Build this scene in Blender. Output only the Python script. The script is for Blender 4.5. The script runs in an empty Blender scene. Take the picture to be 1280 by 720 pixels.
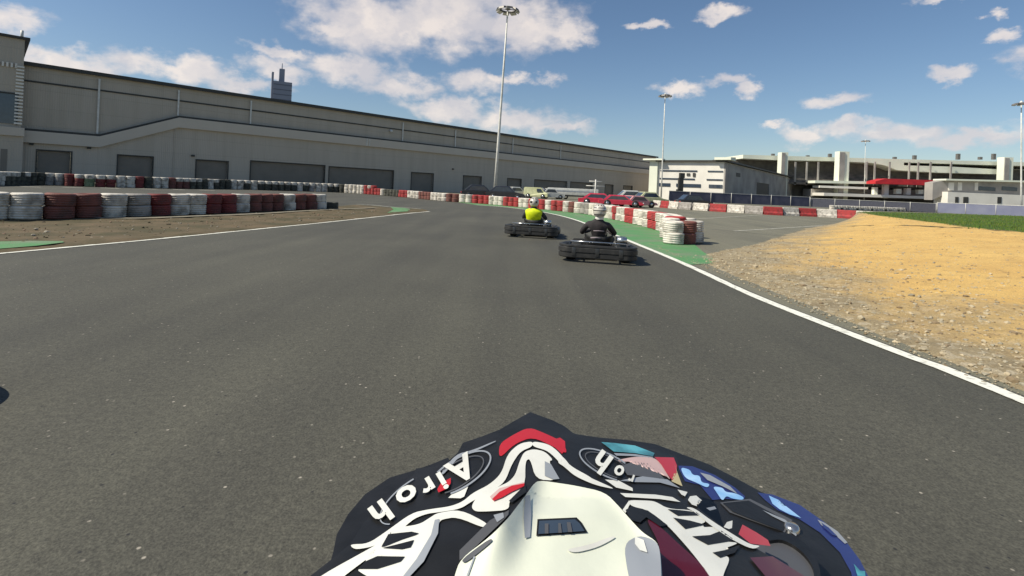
import bpy, bmesh, math, random
from mathutils import Vector, Matrix, noise
R = math.radians
rng = random.Random(7)
S = bpy.context.scene
# ------------------------------------------------------------------ camera, sky, sun, exposure
CAMH = 1.30; F = 640.0; ROLL = R(2.5); PY = 235.0
cam_d = bpy.data.cameras.new('camera'); cam = bpy.data.objects.new('camera', cam_d)
S.collection.objects.link(cam); S.camera = cam
cam_d.sensor_width = 36; cam_d.lens = 18.0; cam_d.clip_start = 0.02; cam_d.clip_end = 6000
cam_d.shift_y = -(360 - PY) / 1280.0
cx_ = Vector((math.cos(ROLL), 0, math.sin(ROLL))); cy_ = Vector((-math.sin(ROLL), 0, math.cos(ROLL)))
cz_ = cx_.cross(cy_)
cam.matrix_world = Matrix(((cx_.x, cy_.x, cz_.x, 0), (cx_.y, cy_.y, cz_.y, 0), (cx_.z, cy_.z, cz_.z, CAMH), (0, 0, 0, 1)))
S.render.engine = 'CYCLES'
S.view_settings.view_transform = 'Standard'; S.view_settings.look = 'None'
S.view_settings.exposure = 0.45; S.view_settings.gamma = 1.0
SUN_DIR = Vector((-0.95, -0.28, 0)).normalized(); SUN_EL = R(47)
sdir = Vector((SUN_DIR.x * math.cos(SUN_EL), SUN_DIR.y * math.cos(SUN_EL), math.sin(SUN_EL)))
sun_d = bpy.data.lights.new('sun', 'SUN'); sun_d.energy = 4.0; sun_d.angle = R(0.5); sun_d.color = (1, 0.94, 0.80)
sun = bpy.data.objects.new('sun', sun_d); S.collection.objects.link(sun)
sun.rotation_euler = sdir.to_track_quat('Z', 'Y').to_euler(); sun.location = (-30, 10, 40)

def ray(u, v):
    a = (u - 640) / F; b = (PY - v) / F
    return Vector((a * math.cos(ROLL) - b * math.sin(ROLL), 1.0, a * math.sin(ROLL) + b * math.cos(ROLL)))
def gp(u, v, z=0.0):
    r = ray(u, v); t = (z - CAMH) / r.z
    return Vector((r.x * t, t, z))
def hz(u): return PY + (u - 640) * math.tan(ROLL)

W = bpy.data.worlds.new('World'); S.world = W; W.use_nodes = True
nt = W.node_tree; N = nt.nodes; L = nt.links; N.clear()
wo = N.new('ShaderNodeOutputWorld'); bg = N.new('ShaderNodeBackground'); L.new(bg.outputs[0], wo.inputs[0])
sky = N.new('ShaderNodeTexSky'); sky.sky_type = 'NISHITA'; sky.sun_disc = False
sky.sun_elevation = SUN_EL; sky.sun_rotation = math.atan2(SUN_DIR.x, SUN_DIR.y)
sky.air_density = 1.0; sky.dust_density = 0.6; sky.ozone_density = 2.0
bg.inputs['Strength'].default_value = 0.095
hs = N.new('ShaderNodeHueSaturation'); hs.inputs['Saturation'].default_value = 1.08; hs.inputs['Value'].default_value = 0.78
L.new(sky.outputs[0], hs.inputs['Color'])
tc = N.new('ShaderNodeTexCoord')
wn = N.new('ShaderNodeTexNoise'); wn.inputs['Scale'].default_value = 11; wn.inputs['Detail'].default_value = 8; wn.inputs['Roughness'].default_value = 0.62
mp = N.new('ShaderNodeMapping'); mp.inputs['Scale'].default_value = (1, 1, 1.6)
L.new(tc.outputs['Generated'], mp.inputs[0]); L.new(mp.outputs[0], wn.inputs['Vector'])
# cloud banks: direction of each, angular half width and half height
CL = [(470,30,95,42),(565,22,90,46),(655,30,70,36),(710,42,34,16),(420,35,45,14),(350,66,48,9),(350,88,50,14),
      (225,88,60,17),(85,78,68,16),(30,62,45,14),(440,92,62,20),(500,108,60,16),(590,108,50,16),(560,135,60,14),(640,148,85,18),(700,158,50,9),
      (300,105,60,12),(688,96,18,10),(842,110,28,9),(912,104,24,9),(935,113,18,8),(895,12,26,9),
      (1050,123,36,9),(1193,91,24,9),(966,159,15,6),(1008,167,34,13),(1068,160,34,13),(1125,166,60,15),(1210,174,60,11),
      (1262,40,22,10),(1248,12,14,7),(-20,20,50,22),(815,32,22,6),(640,100,30,8),(20,95,60,12),(130,88,30,10),(-60,90,70,40),(1340,60,50,22),(1345,160,60,20),(1170,-8,30,6)]
wsub = N.new('ShaderNodeVectorMath'); wsub.operation = 'MULTIPLY_ADD'
L.new(wn.outputs['Color'], wsub.inputs[0]); wsub.inputs[1].default_value = (0.13, 0.13, 0.08); 
wadd = N.new('ShaderNodeVectorMath'); wadd.operation = 'ADD'; wadd.inputs[1].default_value = (-0.065, -0.065, -0.04)
L.new(tc.outputs['Generated'], wadd.inputs[0]); L.new(wadd.outputs[0], wsub.inputs[2])
prev = None
for (u, v, w, h) in CL:
    r = ray(u, v); ln = r.length; d = r.normalized()
    sw = 0.94 * w / F / ln; sh = 1.0 * h / F / ln
    sc = (1 / sw, 1 / sw, 1 / sh)
    m = N.new('ShaderNodeVectorMath'); m.operation = 'MULTIPLY_ADD'
    L.new(wsub.outputs[0], m.inputs[0]); m.inputs[1].default_value = sc; m.inputs[2].default_value = (-d.x * sc[0], -d.y * sc[1], -d.z * sc[2])
    q = N.new('ShaderNodeVectorMath'); q.operation = 'LENGTH'; L.new(m.outputs[0], q.inputs[0])
    if prev is None: prev = q.outputs['Value']
    else:
        mm = N.new('ShaderNodeMath'); mm.operation = 'SMOOTH_MIN'; mm.inputs[2].default_value = 0.12
        L.new(prev, mm.inputs[0]); L.new(q.outputs['Value'], mm.inputs[1]); prev = mm.outputs[0]
wn2 = N.new('ShaderNodeTexNoise'); wn2.inputs['Scale'].default_value = 20; wn2.inputs['Detail'].default_value = 9; wn2.inputs['Roughness'].default_value = 0.52
L.new(mp.outputs[0], wn2.inputs['Vector'])
na = N.new('ShaderNodeMath'); na.operation = 'MULTIPLY_ADD'; L.new(wn2.outputs['Fac'], na.inputs[0]); na.inputs[1].default_value = 1.7; 
L.new(prev, na.inputs[2])
mr = N.new('ShaderNodeMapRange'); mr.interpolation_type = 'SMOOTHSTEP'
mr.inputs['From Min'].default_value = 2.12; mr.inputs['From Max'].default_value = 1.2; L.new(na.outputs[0], mr.inputs['Value'])
cd = N.new('ShaderNodeMath'); cd.operation = 'MULTIPLY'; cd.inputs[1].default_value = 0.80; L.new(mr.outputs[0], cd.inputs[0])
wn3 = N.new('ShaderNodeTexNoise'); wn3.inputs['Scale'].default_value = 13; wn3.inputs['Detail'].default_value = 4; L.new(wsub.outputs[0], wn3.inputs['Vector'])
ccr = N.new('ShaderNodeValToRGB'); L.new(wn3.outputs['Fac'], ccr.inputs[0])
ccr.color_ramp.elements[0].position = 0.34; ccr.color_ramp.elements[0].color = (7.8, 6.9, 6.2, 1)
ccr.color_ramp.elements[1].position = 0.62; ccr.color_ramp.elements[1].color = (5.4, 5.1, 5.2, 1)
mx = N.new('ShaderNodeMix'); mx.data_type = 'RGBA'
L.new(cd.outputs[0], mx.inputs['Factor']); L.new(hs.outputs[0], mx.inputs['A']); L.new(ccr.outputs[0], mx.inputs['B'])
L.new(mx.outputs['Result'], bg.inputs['Color'])

# ------------------------------------------------------------------ materials
def mat(name, col, rough=0.7, col2=None, scale=3.0, metal=0.0, bump=0.0, detail=6, lo=0.35, hi=0.65, bscale=None, spec=0.5, coat=0.0):
    m = bpy.data.materials.new(name); m.use_nodes = True
    n = m.node_tree.nodes; l = m.node_tree.links; b = n['Principled BSDF']
    b.inputs['Base Color'].default_value = (*col, 1); b.inputs['Roughness'].default_value = rough
    b.inputs['Metallic'].default_value = metal; b.inputs['Specular IOR Level'].default_value = spec
    b.inputs['Coat Weight'].default_value = coat; b.inputs['Coat Roughness'].default_value = 0.08
    t = n.new('ShaderNodeTexCoord')
    if col2 is None: col2 = tuple(c * 0.8 for c in col)
    z = n.new('ShaderNodeTexNoise'); z.inputs['Scale'].default_value = scale; z.inputs['Detail'].default_value = detail
    l.new(t.outputs['Object'], z.inputs['Vector'])
    r = n.new('ShaderNodeValToRGB'); r.color_ramp.elements[0].position = lo; r.color_ramp.elements[1].position = hi
    r.color_ramp.elements[0].color = (*col, 1); r.color_ramp.elements[1].color = (*col2, 1)
    l.new(z.outputs['Fac'], r.inputs[0]); l.new(r.outputs[0], b.inputs['Base Color'])
    if bump:
        z2 = n.new('ShaderNodeTexNoise'); z2.inputs['Scale'].default_value = bscale or scale * 6; z2.inputs['Detail'].default_value = 8
        l.new(t.outputs['Object'], z2.inputs['Vector'])
        bp = n.new('ShaderNodeBump'); bp.inputs['Strength'].default_value = bump; bp.inputs['Distance'].default_value = 0.02
        l.new(z2.outputs['Fac'], bp.inputs['Height']); l.new(bp.outputs[0], b.inputs['Normal'])
    return m

def asphalt(name, base, alt, speck=0.5):
    m = bpy.data.materials.new(name); m.use_nodes = True
    n = m.node_tree.nodes; l = m.node_tree.links; b = n['Principled BSDF']; b.inputs['Roughness'].default_value = 0.85
    t = n.new('ShaderNodeTexCoord'); P = t.outputs['Object']
    def nz(s, d=4):
        z = n.new('ShaderNodeTexNoise'); z.inputs['Scale'].default_value = s; z.inputs['Detail'].default_value = d; l.new(P, z.inputs['Vector']); return z.outputs['Fac']
    def ramp(f, p0, c0, p1, c1):
        r = n.new('ShaderNodeValToRGB'); e = r.color_ramp.elements; e[0].position = p0; e[1].position = p1
        e[0].color = (*c0, 1); e[1].color = (*c1, 1); l.new(f, r.inputs[0]); return r.outputs[0]
    def mix(f, a, c, mode='MIX'):
        x = n.new('ShaderNodeMix'); x.data_type = 'RGBA'; x.blend_type = mode
        if isinstance(f, float): x.inputs['Factor'].default_value = f
        else: l.new(f, x.inputs['Factor'])
        l.new(a, x.inputs['A'])
        if isinstance(c, tuple): x.inputs['B'].default_value = (*c, 1)
        else: l.new(c, x.inputs['B'])
        return x.outputs['Result']
    c = ramp(nz(0.35, 5), 0.35, base, 0.68, alt)
    mpp = n.new('ShaderNodeMapping'); mpp.inputs['Scale'].default_value = (1.3, 0.09, 1); mpp.inputs['Rotation'].default_value = (0, 0, R(4)); l.new(P, mpp.inputs[0])
    zs = n.new('ShaderNodeTexNoise'); zs.inputs['Scale'].default_value = 1.1; zs.inputs['Detail'].default_value = 7; l.new(mpp.outputs[0], zs.inputs['Vector'])
    g = ramp(zs.outputs['Fac'], 0.36, (0.86, 0.86, 0.87), 0.66, (1.10, 1.10, 1.08)); c = mix(1.0, c, g, 'MULTIPLY')
    g = ramp(nz(110, 3), 0.30, (0.60, 0.60, 0.60), 0.72, (1.4, 1.4, 1.4)); c = mix(1.0, c, g, 'MULTIPLY')
    g = ramp(nz(26, 4), 0.3, (0.84, 0.84, 0.84), 0.7, (1.15, 1.15, 1.13)); c = mix(1.0, c, g, 'MULTIPLY')
    v = n.new('ShaderNodeTexVoronoi'); v.inputs['Scale'].default_value = 22; v.inputs['Randomness'].default_value = 1; l.new(P, v.inputs['Vector'])
    # a stone of the aggregate shows only in few cells
    sp = n.new('ShaderNodeMapRange'); sp.inputs['From Min'].default_value = 0.19; sp.inputs['From Max'].default_value = 0.10; l.new(v.outputs['Distance'], sp.inputs['Value'])
    sel = n.new('ShaderNodeSeparateColor'); l.new(v.outputs['Color'], sel.inputs[0])
    gt = n.new('ShaderNodeMath'); gt.operation = 'GREATER_THAN'; gt.inputs[1].default_value = 1 - 0.14 * speck; l.new(sel.outputs[0], gt.inputs[0])
    mu = n.new('ShaderNodeMath'); mu.operation = 'MULTIPLY'; l.new(sp.outputs[0], mu.inputs[0]); l.new(gt.outputs[0], mu.inputs[1])
    mu2 = n.new('ShaderNodeMath'); mu2.operation = 'MULTIPLY'; l.new(mu.outputs[0], mu2.inputs[0]); l.new(sel.outputs[1], mu2.inputs[1])
    c = mix(mu2.outputs[0], c, (0.38, 0.34, 0.28))
    gt2 = n.new('ShaderNodeMath'); gt2.operation = 'LESS_THAN'; gt2.inputs[1].default_value = 0.07 * speck; l.new(sel.outputs[0], gt2.inputs[0])
    mu3 = n.new('ShaderNodeMath'); mu3.operation = 'MULTIPLY'; l.new(sp.outputs[0], mu3.inputs[0]); l.new(gt2.outputs[0], mu3.inputs[1])
    c = mix(mu3.outputs[0], c, (0.02, 0.02, 0.02))
    l.new(c, b.inputs['Base Color'])
    bp = n.new('ShaderNodeBump'); bp.inputs['Strength'].default_value = 0.5; bp.inputs['Distance'].default_value = 0.006
    l.new(nz(110, 3), bp.inputs['Height']); l.new(bp.outputs[0], b.inputs['Normal'])
    return m

M = {}
M['track'] = asphalt('track_asphalt', (0.064, 0.061, 0.048), (0.084, 0.080, 0.062), 0.9)
M['lot'] = asphalt('lot_asphalt', (0.150, 0.142, 0.102), (0.18, 0.168, 0.122), 0.3)
M['line'] = mat('line_paint', (0.80, 0.78, 0.68), 0.6, (0.30, 0.28, 0.23), 16, lo=0.54, hi=0.72, detail=12)
M['oldline'] = mat('worn_line_paint', (0.48, 0.46, 0.38), 0.7, (0.20, 0.19, 0.16), 5, lo=0.4, hi=0.7, detail=10)
M['green'] = mat('green_paint', (0.085, 0.24, 0.085), 0.75, (0.17, 0.215, 0.13), 1.3, lo=0.42, hi=0.70, detail=14, bump=0.3, bscale=60)
M['dirt'] = mat('dry_turf_dirt', (0.066, 0.054, 0.021), 0.95, (0.125, 0.088, 0.045), 1.1, lo=0.38, hi=0.62, detail=12, bump=0.6, bscale=20)
M['pale'] = mat('pale_dust', (0.25, 0.22, 0.16), 0.95, (0.17, 0.15, 0.11), 2.5, detail=10)
M['wall'] = mat('grey_cladding', (0.42, 0.345, 0.26), 0.8, (0.45, 0.37, 0.28), 0.15, detail=4)
M['wall_up'] = mat('grey_upper_cladding', (0.40, 0.33, 0.25), 0.75, (0.43, 0.355, 0.268), 0.12, detail=4)
def cladding(name, base, alt):
    m = bpy.data.materials.new(name); m.use_nodes = True; n = m.node_tree.nodes; l = m.node_tree.links; b = n['Principled BSDF']; b.inputs['Roughness'].default_value = 0.75
    t = n.new('ShaderNodeTexCoord'); sx = n.new('ShaderNodeSeparateXYZ'); l.new(t.outputs['Object'], sx.inputs[0]); cb = n.new('ShaderNodeCombineXYZ'); l.new(sx.outputs[0], cb.inputs[0]); l.new(sx.outputs[2], cb.inputs[1])
    br = n.new('ShaderNodeTexBrick'); l.new(cb.outputs[0], br.inputs['Vector']); br.inputs['Scale'].default_value = 1; br.inputs['Brick Width'].default_value = 6.0; br.inputs['Row Height'].default_value = 1.9
    br.inputs['Mortar Size'].default_value = 0.025; br.offset = 0.0; br.inputs['Color1'].default_value = (*base, 1); br.inputs['Color2'].default_value = (*alt, 1); br.inputs['Mortar'].default_value = (*[c * .87 for c in base], 1)
    mp_ = n.new('ShaderNodeMapping'); mp_.inputs['Scale'].default_value = (1.2, 1.2, .12); l.new(t.outputs['Object'], mp_.inputs[0])
    z = n.new('ShaderNodeTexNoise'); z.inputs['Scale'].default_value = 1.0; z.inputs['Detail'].default_value = 8; l.new(mp_.outputs[0], z.inputs['Vector'])
    r = n.new('ShaderNodeValToRGB'); r.color_ramp.elements[0].position = .4; r.color_ramp.elements[0].color = (1, 1, 1, 1); r.color_ramp.elements[1].position = .75; r.color_ramp.elements[1].color = (.90, .895, .88, 1); l.new(z.outputs['Fac'], r.inputs[0])
    x = n.new('ShaderNodeMix'); x.data_type = 'RGBA'; x.blend_type = 'MULTIPLY'; x.inputs['Factor'].default_value = 1; l.new(br.outputs['Color'], x.inputs['A']); l.new(r.outputs[0], x.inputs['B']); l.new(x.outputs['Result'], b.inputs['Base Color'])
    w = n.new('ShaderNodeTexWave'); w.inputs['Scale'].default_value = 1.6; l.new(t.outputs['Object'], w.inputs['Vector']); bp = n.new('ShaderNodeBump'); bp.inputs['Strength'].default_value = .25; bp.inputs['Distance'].default_value = .04; l.new(w.outputs['Fac'], bp.inputs['Height']); l.new(bp.outputs[0], b.inputs['Normal'])
    return m
M['wall'] = cladding('grey_cladding', (0.50, 0.435, 0.355), (0.515, 0.448, 0.366))
M['wall_up'] = cladding('grey_upper_cladding', (0.47, 0.41, 0.333), (0.485, 0.423, 0.344))
M['cornice'] = mat('pale_cornice', (0.58, 0.51, 0.42), 0.7, (0.55, 0.48, 0.395), 0.4)
M['darktrim'] = mat('dark_trim', (0.05, 0.048, 0.042), 0.6)
M['door'] = mat('roller_door_grey', (0.19, 0.165, 0.135), 0.6, (0.22, 0.19, 0.155), 0.8)
M['roof'] = mat('roof_sheet', (0.30, 0.30, 0.27), 0.5)
M['glass'] = mat('window_glass', (0.05, 0.07, 0.10), 0.08, spec=0.8)
M['steel'] = mat('galvanised_steel', (0.72, 0.70, 0.64), 0.5, metal=0.0)
M['lampmetal'] = mat('lamp_metal', (0.16, 0.15, 0.14), 0.5, metal=0.3)
M['lens'] = mat('lamp_lens', (0.75, 0.75, 0.72), 0.2)
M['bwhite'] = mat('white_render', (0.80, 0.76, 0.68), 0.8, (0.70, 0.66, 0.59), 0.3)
M['bgrey'] = mat('grey_and_shaded_wall', (0.40, 0.37, 0.33), 0.8, (0.25, 0.23, 0.215), 0.2)  # plain grey walls, and shade painted on the white building and columns
M['bluef'] = mat('navy_fence_screen', (0.055, 0.058, 0.095), 0.8, (0.09, 0.09, 0.13), 0.8)
M['creamroof'] = mat('cream_roof_fascia', (0.84, 0.85, 0.70), 0.6, (0.76, 0.78, 0.64), 0.2)
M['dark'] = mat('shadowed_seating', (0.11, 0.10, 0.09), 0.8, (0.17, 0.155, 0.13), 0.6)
M['redc'] = mat('red_canopy', (0.62, 0.03, 0.035), 0.6, (0.45, 0.02, 0.03), 0.5)
M['tower'] = mat('tower_concrete', (0.22, 0.24, 0.30), 0.7, (0.28, 0.30, 0.36), 0.02)
M['grass'] = mat('grass_blades', (0.062, 0.125, 0.010), 0.9, (0.10, 0.15, 0.016), 0.6, lo=0.4, hi=0.6)
M['grassb'] = mat('grass_soil', (0.06, 0.105, 0.018), 0.95, (0.10, 0.13, 0.03), 2)
TC = {'white': ((0.66, 0.61, 0.53), (0.24, 0.215, 0.18)), 'red': ((0.38, 0.035, 0.035), (0.16, 0.03, 0.028)), 'dark': ((0.048, 0.047, 0.036), (0.12, 0.115, 0.085)), 'shaded': ((0.20, 0.035, 0.032), (0.11, 0.035, 0.03)),  # last entry: red darkened in its colour for the left stacks in shade
      'brown': ((0.19, 0.065, 0.05), (0.09, 0.045, 0.035)), 'green': ((0.22, 0.27, 0.15), (0.10, 0.13, 0.07)), 'grey': ((0.34, 0.31, 0.28), (0.16, 0.145, 0.125))}
for k, (a, b) in TC.items(): M['t_' + k] = mat('tyre_' + k + '_paint', a, 0.75, b, 3.6, lo=0.46, hi=0.70, detail=12, bump=0.4, bscale=30)
M['rubber'] = mat('black_rubber', (0.018, 0.018, 0.017), 0.7)
M['plastic'] = mat('black_bumper_plastic', (0.024, 0.023, 0.022), 0.55, (0.05, 0.047, 0.042), 9, lo=0.5, hi=0.75, detail=10, bump=0.1)
M['frame'] = mat('kart_frame_steel', (0.09, 0.09, 0.09), 0.35, metal=0.7)
M['chrome'] = mat('bare_metal', (0.6, 0.6, 0.6), 0.25, metal=0.9)
M['suit'] = mat('dark_race_suit', (0.022, 0.019, 0.020), 0.85, (0.035, 0.028, 0.03), 12, bump=0.2)
M['suit2'] = mat('charcoal_overall', (0.03, 0.03, 0.034), 0.85, (0.045, 0.045, 0.05), 12, bump=0.2)
M['hiviz'] = mat('neon_yellow_vest', (0.78, 0.88, 0.0), 0.7, (0.62, 0.72, 0.0), 8, bump=0.2)
M['hwhite'] = mat('white_helmet_shell', (0.62, 0.58, 0.50), 0.25, coat=0.4)
M['hblack'] = mat('black_helmet_trim', (0.015, 0.015, 0.016), 0.3)
M['stripe'] = mat('pale_stripe', (0.30, 0.25, 0.27), 0.7)
M['carwhite'] = mat('white_car_paint', (0.62, 0.61, 0.56), 0.3, coat=0.4)
M['carred'] = mat('red_car_paint', (0.60, 0.035, 0.07), 0.3, coat=0.4)
M['cardark'] = mat('dark_car_paint', (0.03, 0.03, 0.035), 0.3, coat=0.4)
M['caryel'] = mat('cream_car_paint', (0.60, 0.60, 0.34), 0.3, coat=0.4)
M['pk_black'] = mat('gloss_black', (0.009, 0.009, 0.009), 0.45, (0.016, 0.016, 0.017), 40, spec=.3, coat=0.08, bump=0.03, bscale=90)
M['pk_white'] = mat('gloss_white', (0.74, 0.73, 0.66), 0.32, (0.60, 0.58, 0.52), 30, lo=0.5, hi=0.8, coat=0.25, bump=0.03, bscale=60)
M['pk_plate'] = mat('cream_plate', (0.72, 0.735, 0.60), 0.3, (0.66, 0.67, 0.56), 26, lo=0.45, hi=0.8, coat=0.3, bump=0.05, bscale=30)
M['pk_red'] = mat('gloss_red', (0.60, 0.012, 0.015), 0.28, coat=0.4)
M['pk_maroon'] = mat('gloss_maroon', (0.10, 0.004, 0.012), 0.3, coat=0.3)
M['pk_grey'] = mat('satin_grey', (0.10, 0.10, 0.105), 0.4)
M['pk_lgrey'] = mat('light_grey_line', (0.33, 0.35, 0.38), 0.35)
M['pk_blue'] = mat('gloss_light_blue', (0.20, 0.42, 0.72), 0.3, (0.42, 0.62, 0.85), 60, coat=0.4)
M['pk_navy'] = mat('gloss_navy', (0.025, 0.035, 0.17), 0.3, coat=0.4)
M['pk_teal'] = mat('gloss_teal', (0.10, 0.42, 0.48), 0.3, (0.02, 0.08, 0.10), 70, coat=0.4)
M['pk_yel'] = mat('pale_yellow_print', (0.62, 0.52, 0.28), 0.4)
M['pk_pink'] = mat('pale_pink_print', (0.70, 0.48, 0.45), 0.4)

# ------------------------------------------------------------------ mesh helpers
col = S.collection
def rotz(p, a): return Vector((p[0] * math.cos(a) - p[1] * math.sin(a), p[0] * math.sin(a) + p[1] * math.cos(a), p[2]))
class MB:
    def __init__(s): s.v = []; s.f = []; s.m = []; s.sm = []
    def add(s, vs, fs, mi=0, smooth=False):
        o = len(s.v); s.v += [tuple(p) for p in vs]
        for f in fs: s.f.append([i + o for i in f]); s.m.append(mi); s.sm.append(smooth)
        return s
    def box(s, x0, x1, y0, y1, z0, z1, mi=0, bev=0.0):
        if bev:
            b = bmesh.new(); bmesh.ops.create_cube(b, size=1)
            for v in b.verts: v.co = Vector(((x0 + x1) / 2 + v.co.x * (x1 - x0), (y0 + y1) / 2 + v.co.y * (y1 - y0), (z0 + z1) / 2 + v.co.z * (z1 - z0)))
            bmesh.ops.bevel(b, geom=b.edges[:] , offset=bev, segments=3, profile=0.5, affect='EDGES')
            b.verts.index_update(); s.add([v.co[:] for v in b.verts], [[v.index for v in f.verts] for f in b.faces], mi, True); b.free(); return s
        vs = [(x0, y0, z0), (x1, y0, z0), (x1, y1, z0), (x0, y1, z0), (x0, y0, z1), (x1, y0, z1), (x1, y1, z1), (x0, y1, z1)]
        return s.add(vs, [(0, 3, 2, 1), (4, 5, 6, 7), (0, 1, 5, 4), (1, 2, 6, 5), (2, 3, 7, 6), (3, 0, 4, 7)], mi)
    def tube(s, pts, r, n=10, mi=0, r2=None, cap=True):
        pts = [Vector(p) for p in pts]; K = len(pts); vs = []; fs = []
        for i, p in enumerate(pts):
            d = (pts[min(i + 1, K - 1)] - pts[max(i - 1, 0)]).normalized()
            up = Vector((0, 0, 1)) if abs(d.z) < 0.95 else Vector((1, 0, 0))
            a = d.cross(up).normalized(); b = a.cross(d)
            rr = r if r2 is None else r + (r2 - r) * i / (K - 1)
            for k in range(n):
                t = 2 * math.pi * k / n; vs.append(p + a * math.cos(t) * rr + b * math.sin(t) * rr)
        for i in range(K - 1):
            for k in range(n): fs.append((i * n + k, i * n + (k + 1) % n, (i + 1) * n + (k + 1) % n, (i + 1) * n + k))
        if cap: fs.append(list(range(n))[::-1]); fs.append([(K - 1) * n + k for k in range(n)])
        return s.add(vs, fs, mi, True)
    def sweep(s, prof, path, mi=0, closed=False, smooth=True):
        # prof: (out, z) pairs; path: xy points; out is to the left of travel
        P = [Vector((p[0], p[1], 0)) for p in path]; K = len(P); n = len(prof); vs = []; fs = []
        for i in range(K):
            if closed: d = P[(i + 1) % K] - P[i - 1]
            else: d = P[min(i + 1, K - 1)] - P[max(i - 1, 0)]
            d.normalize(); nn = Vector((-d.y, d.x, 0))
            for (o, z) in prof: vs.append(P[i] + nn * o + Vector((0, 0, z)))
        for i in range(K if closed else K - 1):
            j = (i + 1) % K
            for k in range(n): fs.append((i * n + k, j * n + k, j * n + (k + 1) % n, i * n + (k + 1) % n))
        if not closed: fs.append(list(range(n))); fs.append([(K - 1) * n + k for k in range(n)][::-1])
        return s.add(vs, fs, mi, smooth)
    def lathe(s, prof, c=(0, 0, 0), n=24, mi=0, axis='z', smooth=True):
        vs = []; fs = []; K = len(prof)
        for (r, h) in prof:
            for k in range(n):
                t = 2 * math.pi * k / n; a = r * math.cos(t); b = r * math.sin(t)
                p = (a, b, h) if axis == 'z' else (h, a, b)
                vs.append((p[0] + c[0], p[1] + c[1], p[2] + c[2]))
        for i in range(K - 1):
            for k in range(n): fs.append((i * n + k, i * n + (k + 1) % n, (i + 1) * n + (k + 1) % n, (i + 1) * n + k))
        return s.add(vs, fs, mi, smooth)
    def prism(s, poly, y0, y1, mi=0):      # poly in x,z
        n = len(poly); vs = [(x, y0, z) for x, z in poly] + [(x, y1, z) for x, z in poly]
        fs = [list(range(n)), list(range(n, 2 * n))[::-1]] + [(i, n + i, n + (i + 1) % n, (i + 1) % n) for i in range(n)]
        return s.add(vs, fs, mi)
    def sphere(s, c, r, n=16, mi=0, sc=(1, 1, 1)):
        vs = []; fs = []; H = n // 2
        for i in range(H + 1):
            a = math.pi * i / H
            for k in range(n):
                t = 2 * math.pi * k / n
                vs.append((c[0] + r * sc[0] * math.sin(a) * math.cos(t), c[1] + r * sc[1] * math.sin(a) * math.sin(t), c[2] + r * sc[2] * math.cos(a)))
        for i in range(H):
            for k in range(n): fs.append((i * n + k, (i + 1) * n + k, (i + 1) * n + (k + 1) % n, i * n + (k + 1) % n))
        return s.add(vs, fs, mi, True)
    def build(s, name, mats, parent=None, mods=None):
        me = bpy.data.meshes.new(name); me.from_pydata(s.v, [], s.f)
        if not isinstance(mats, (list, tuple)): mats = [mats]
        for m in mats: me.materials.append(m)
        me.polygons.foreach_set('material_index', s.m); me.polygons.foreach_set('use_smooth', s.sm)
        b = bmesh.new(); b.from_mesh(me); bmesh.ops.remove_doubles(b, verts=b.verts, dist=1e-6); bmesh.ops.recalc_face_normals(b, faces=b.faces); b.to_mesh(me); b.free()
        o = bpy.data.objects.new(name, me); col.objects.link(o)
        if parent: o.parent = parent
        return o
def tag(o, label=None, cat=None, group=None, kind=None):
    if label: o['label'] = label
    if cat: o['category'] = cat
    if group: o['group'] = group
    if kind: o['kind'] = kind
    return o
def empty(name, loc, rz=0):
    o = bpy.data.objects.new(name, None); col.objects.link(o); o.location = loc; o.rotation_euler = (0, 0, rz); o.empty_display_size = 0.2; return o
def copy_tree(o, parent=None):
    c = o.copy(); col.objects.link(c)
    if parent: c.parent = parent
    for ch in list(o.children): copy_tree(ch, c)
    return c
def catmull(pts, n=8, closed=False):
    out = []; K = len(pts)
    pts = [Vector(p) for p in pts]
    rngi = range(K) if closed else range(K - 1)
    for i in rngi:
        if closed: p0, p1, p2, p3 = pts[i - 1], pts[i], pts[(i + 1) % K], pts[(i + 2) % K]
        else: p0, p1, p2, p3 = pts[max(i - 1, 0)], pts[i], pts[i + 1], pts[min(i + 2, K - 1)]
        for k in range(n):
            t = k / n
            out.append(0.5 * ((2 * p1) + (p2 - p0) * t + (2 * p0 - 5 * p1 + 4 * p2 - p3) * t * t + (3 * p1 - p0 - 3 * p2 + p3) * t ** 3))
    if not closed: out.append(pts[-1])
    return out
def resample(pts, step):
    out = [pts[0].copy()]; acc = 0
    for a, b in zip(pts, pts[1:]):
        d = (b - a).length; pos = step - acc
        while pos <= d: out.append(a + (b - a) * (pos / d)); pos += step
        acc = (acc + d) % step if d + acc >= step else acc + d
    return out
def flat(name, pts, z, m, kind='structure', noise_h=0.0, sub=0):
    me = bpy.data.meshes.new(name); b = bmesh.new()
    vs = [b.verts.new((p[0], p[1], z)) for p in pts]; f = b.faces.new(vs)
    if f.normal.z < 0: f.normal_flip()
    b.normal_update()
    if b.faces[:][0].normal.z < 0: bmesh.ops.reverse_faces(b, faces=b.faces)
    bmesh.ops.triangulate(b, faces=b.faces)
    for _ in range(sub):
        long_ = [e for e in b.edges if e.calc_length() > noise_h * 0 + 0.35]
        bmesh.ops.subdivide_edges(b, edges=long_, cuts=1); bmesh.ops.triangulate(b, faces=b.faces)
    if noise_h:
        for v in b.verts:
            if not v.is_boundary: v.co.z += noise_h * (0.55 + 0.6 * noise.noise(v.co * 1.1) + 0.35 * noise.noise(v.co * 4))
    b.to_mesh(me); b.free(); me.materials.append(m)
    o = bpy.data.objects.new(name, me); col.objects.link(o); tag(o, kind=kind); return o
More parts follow.
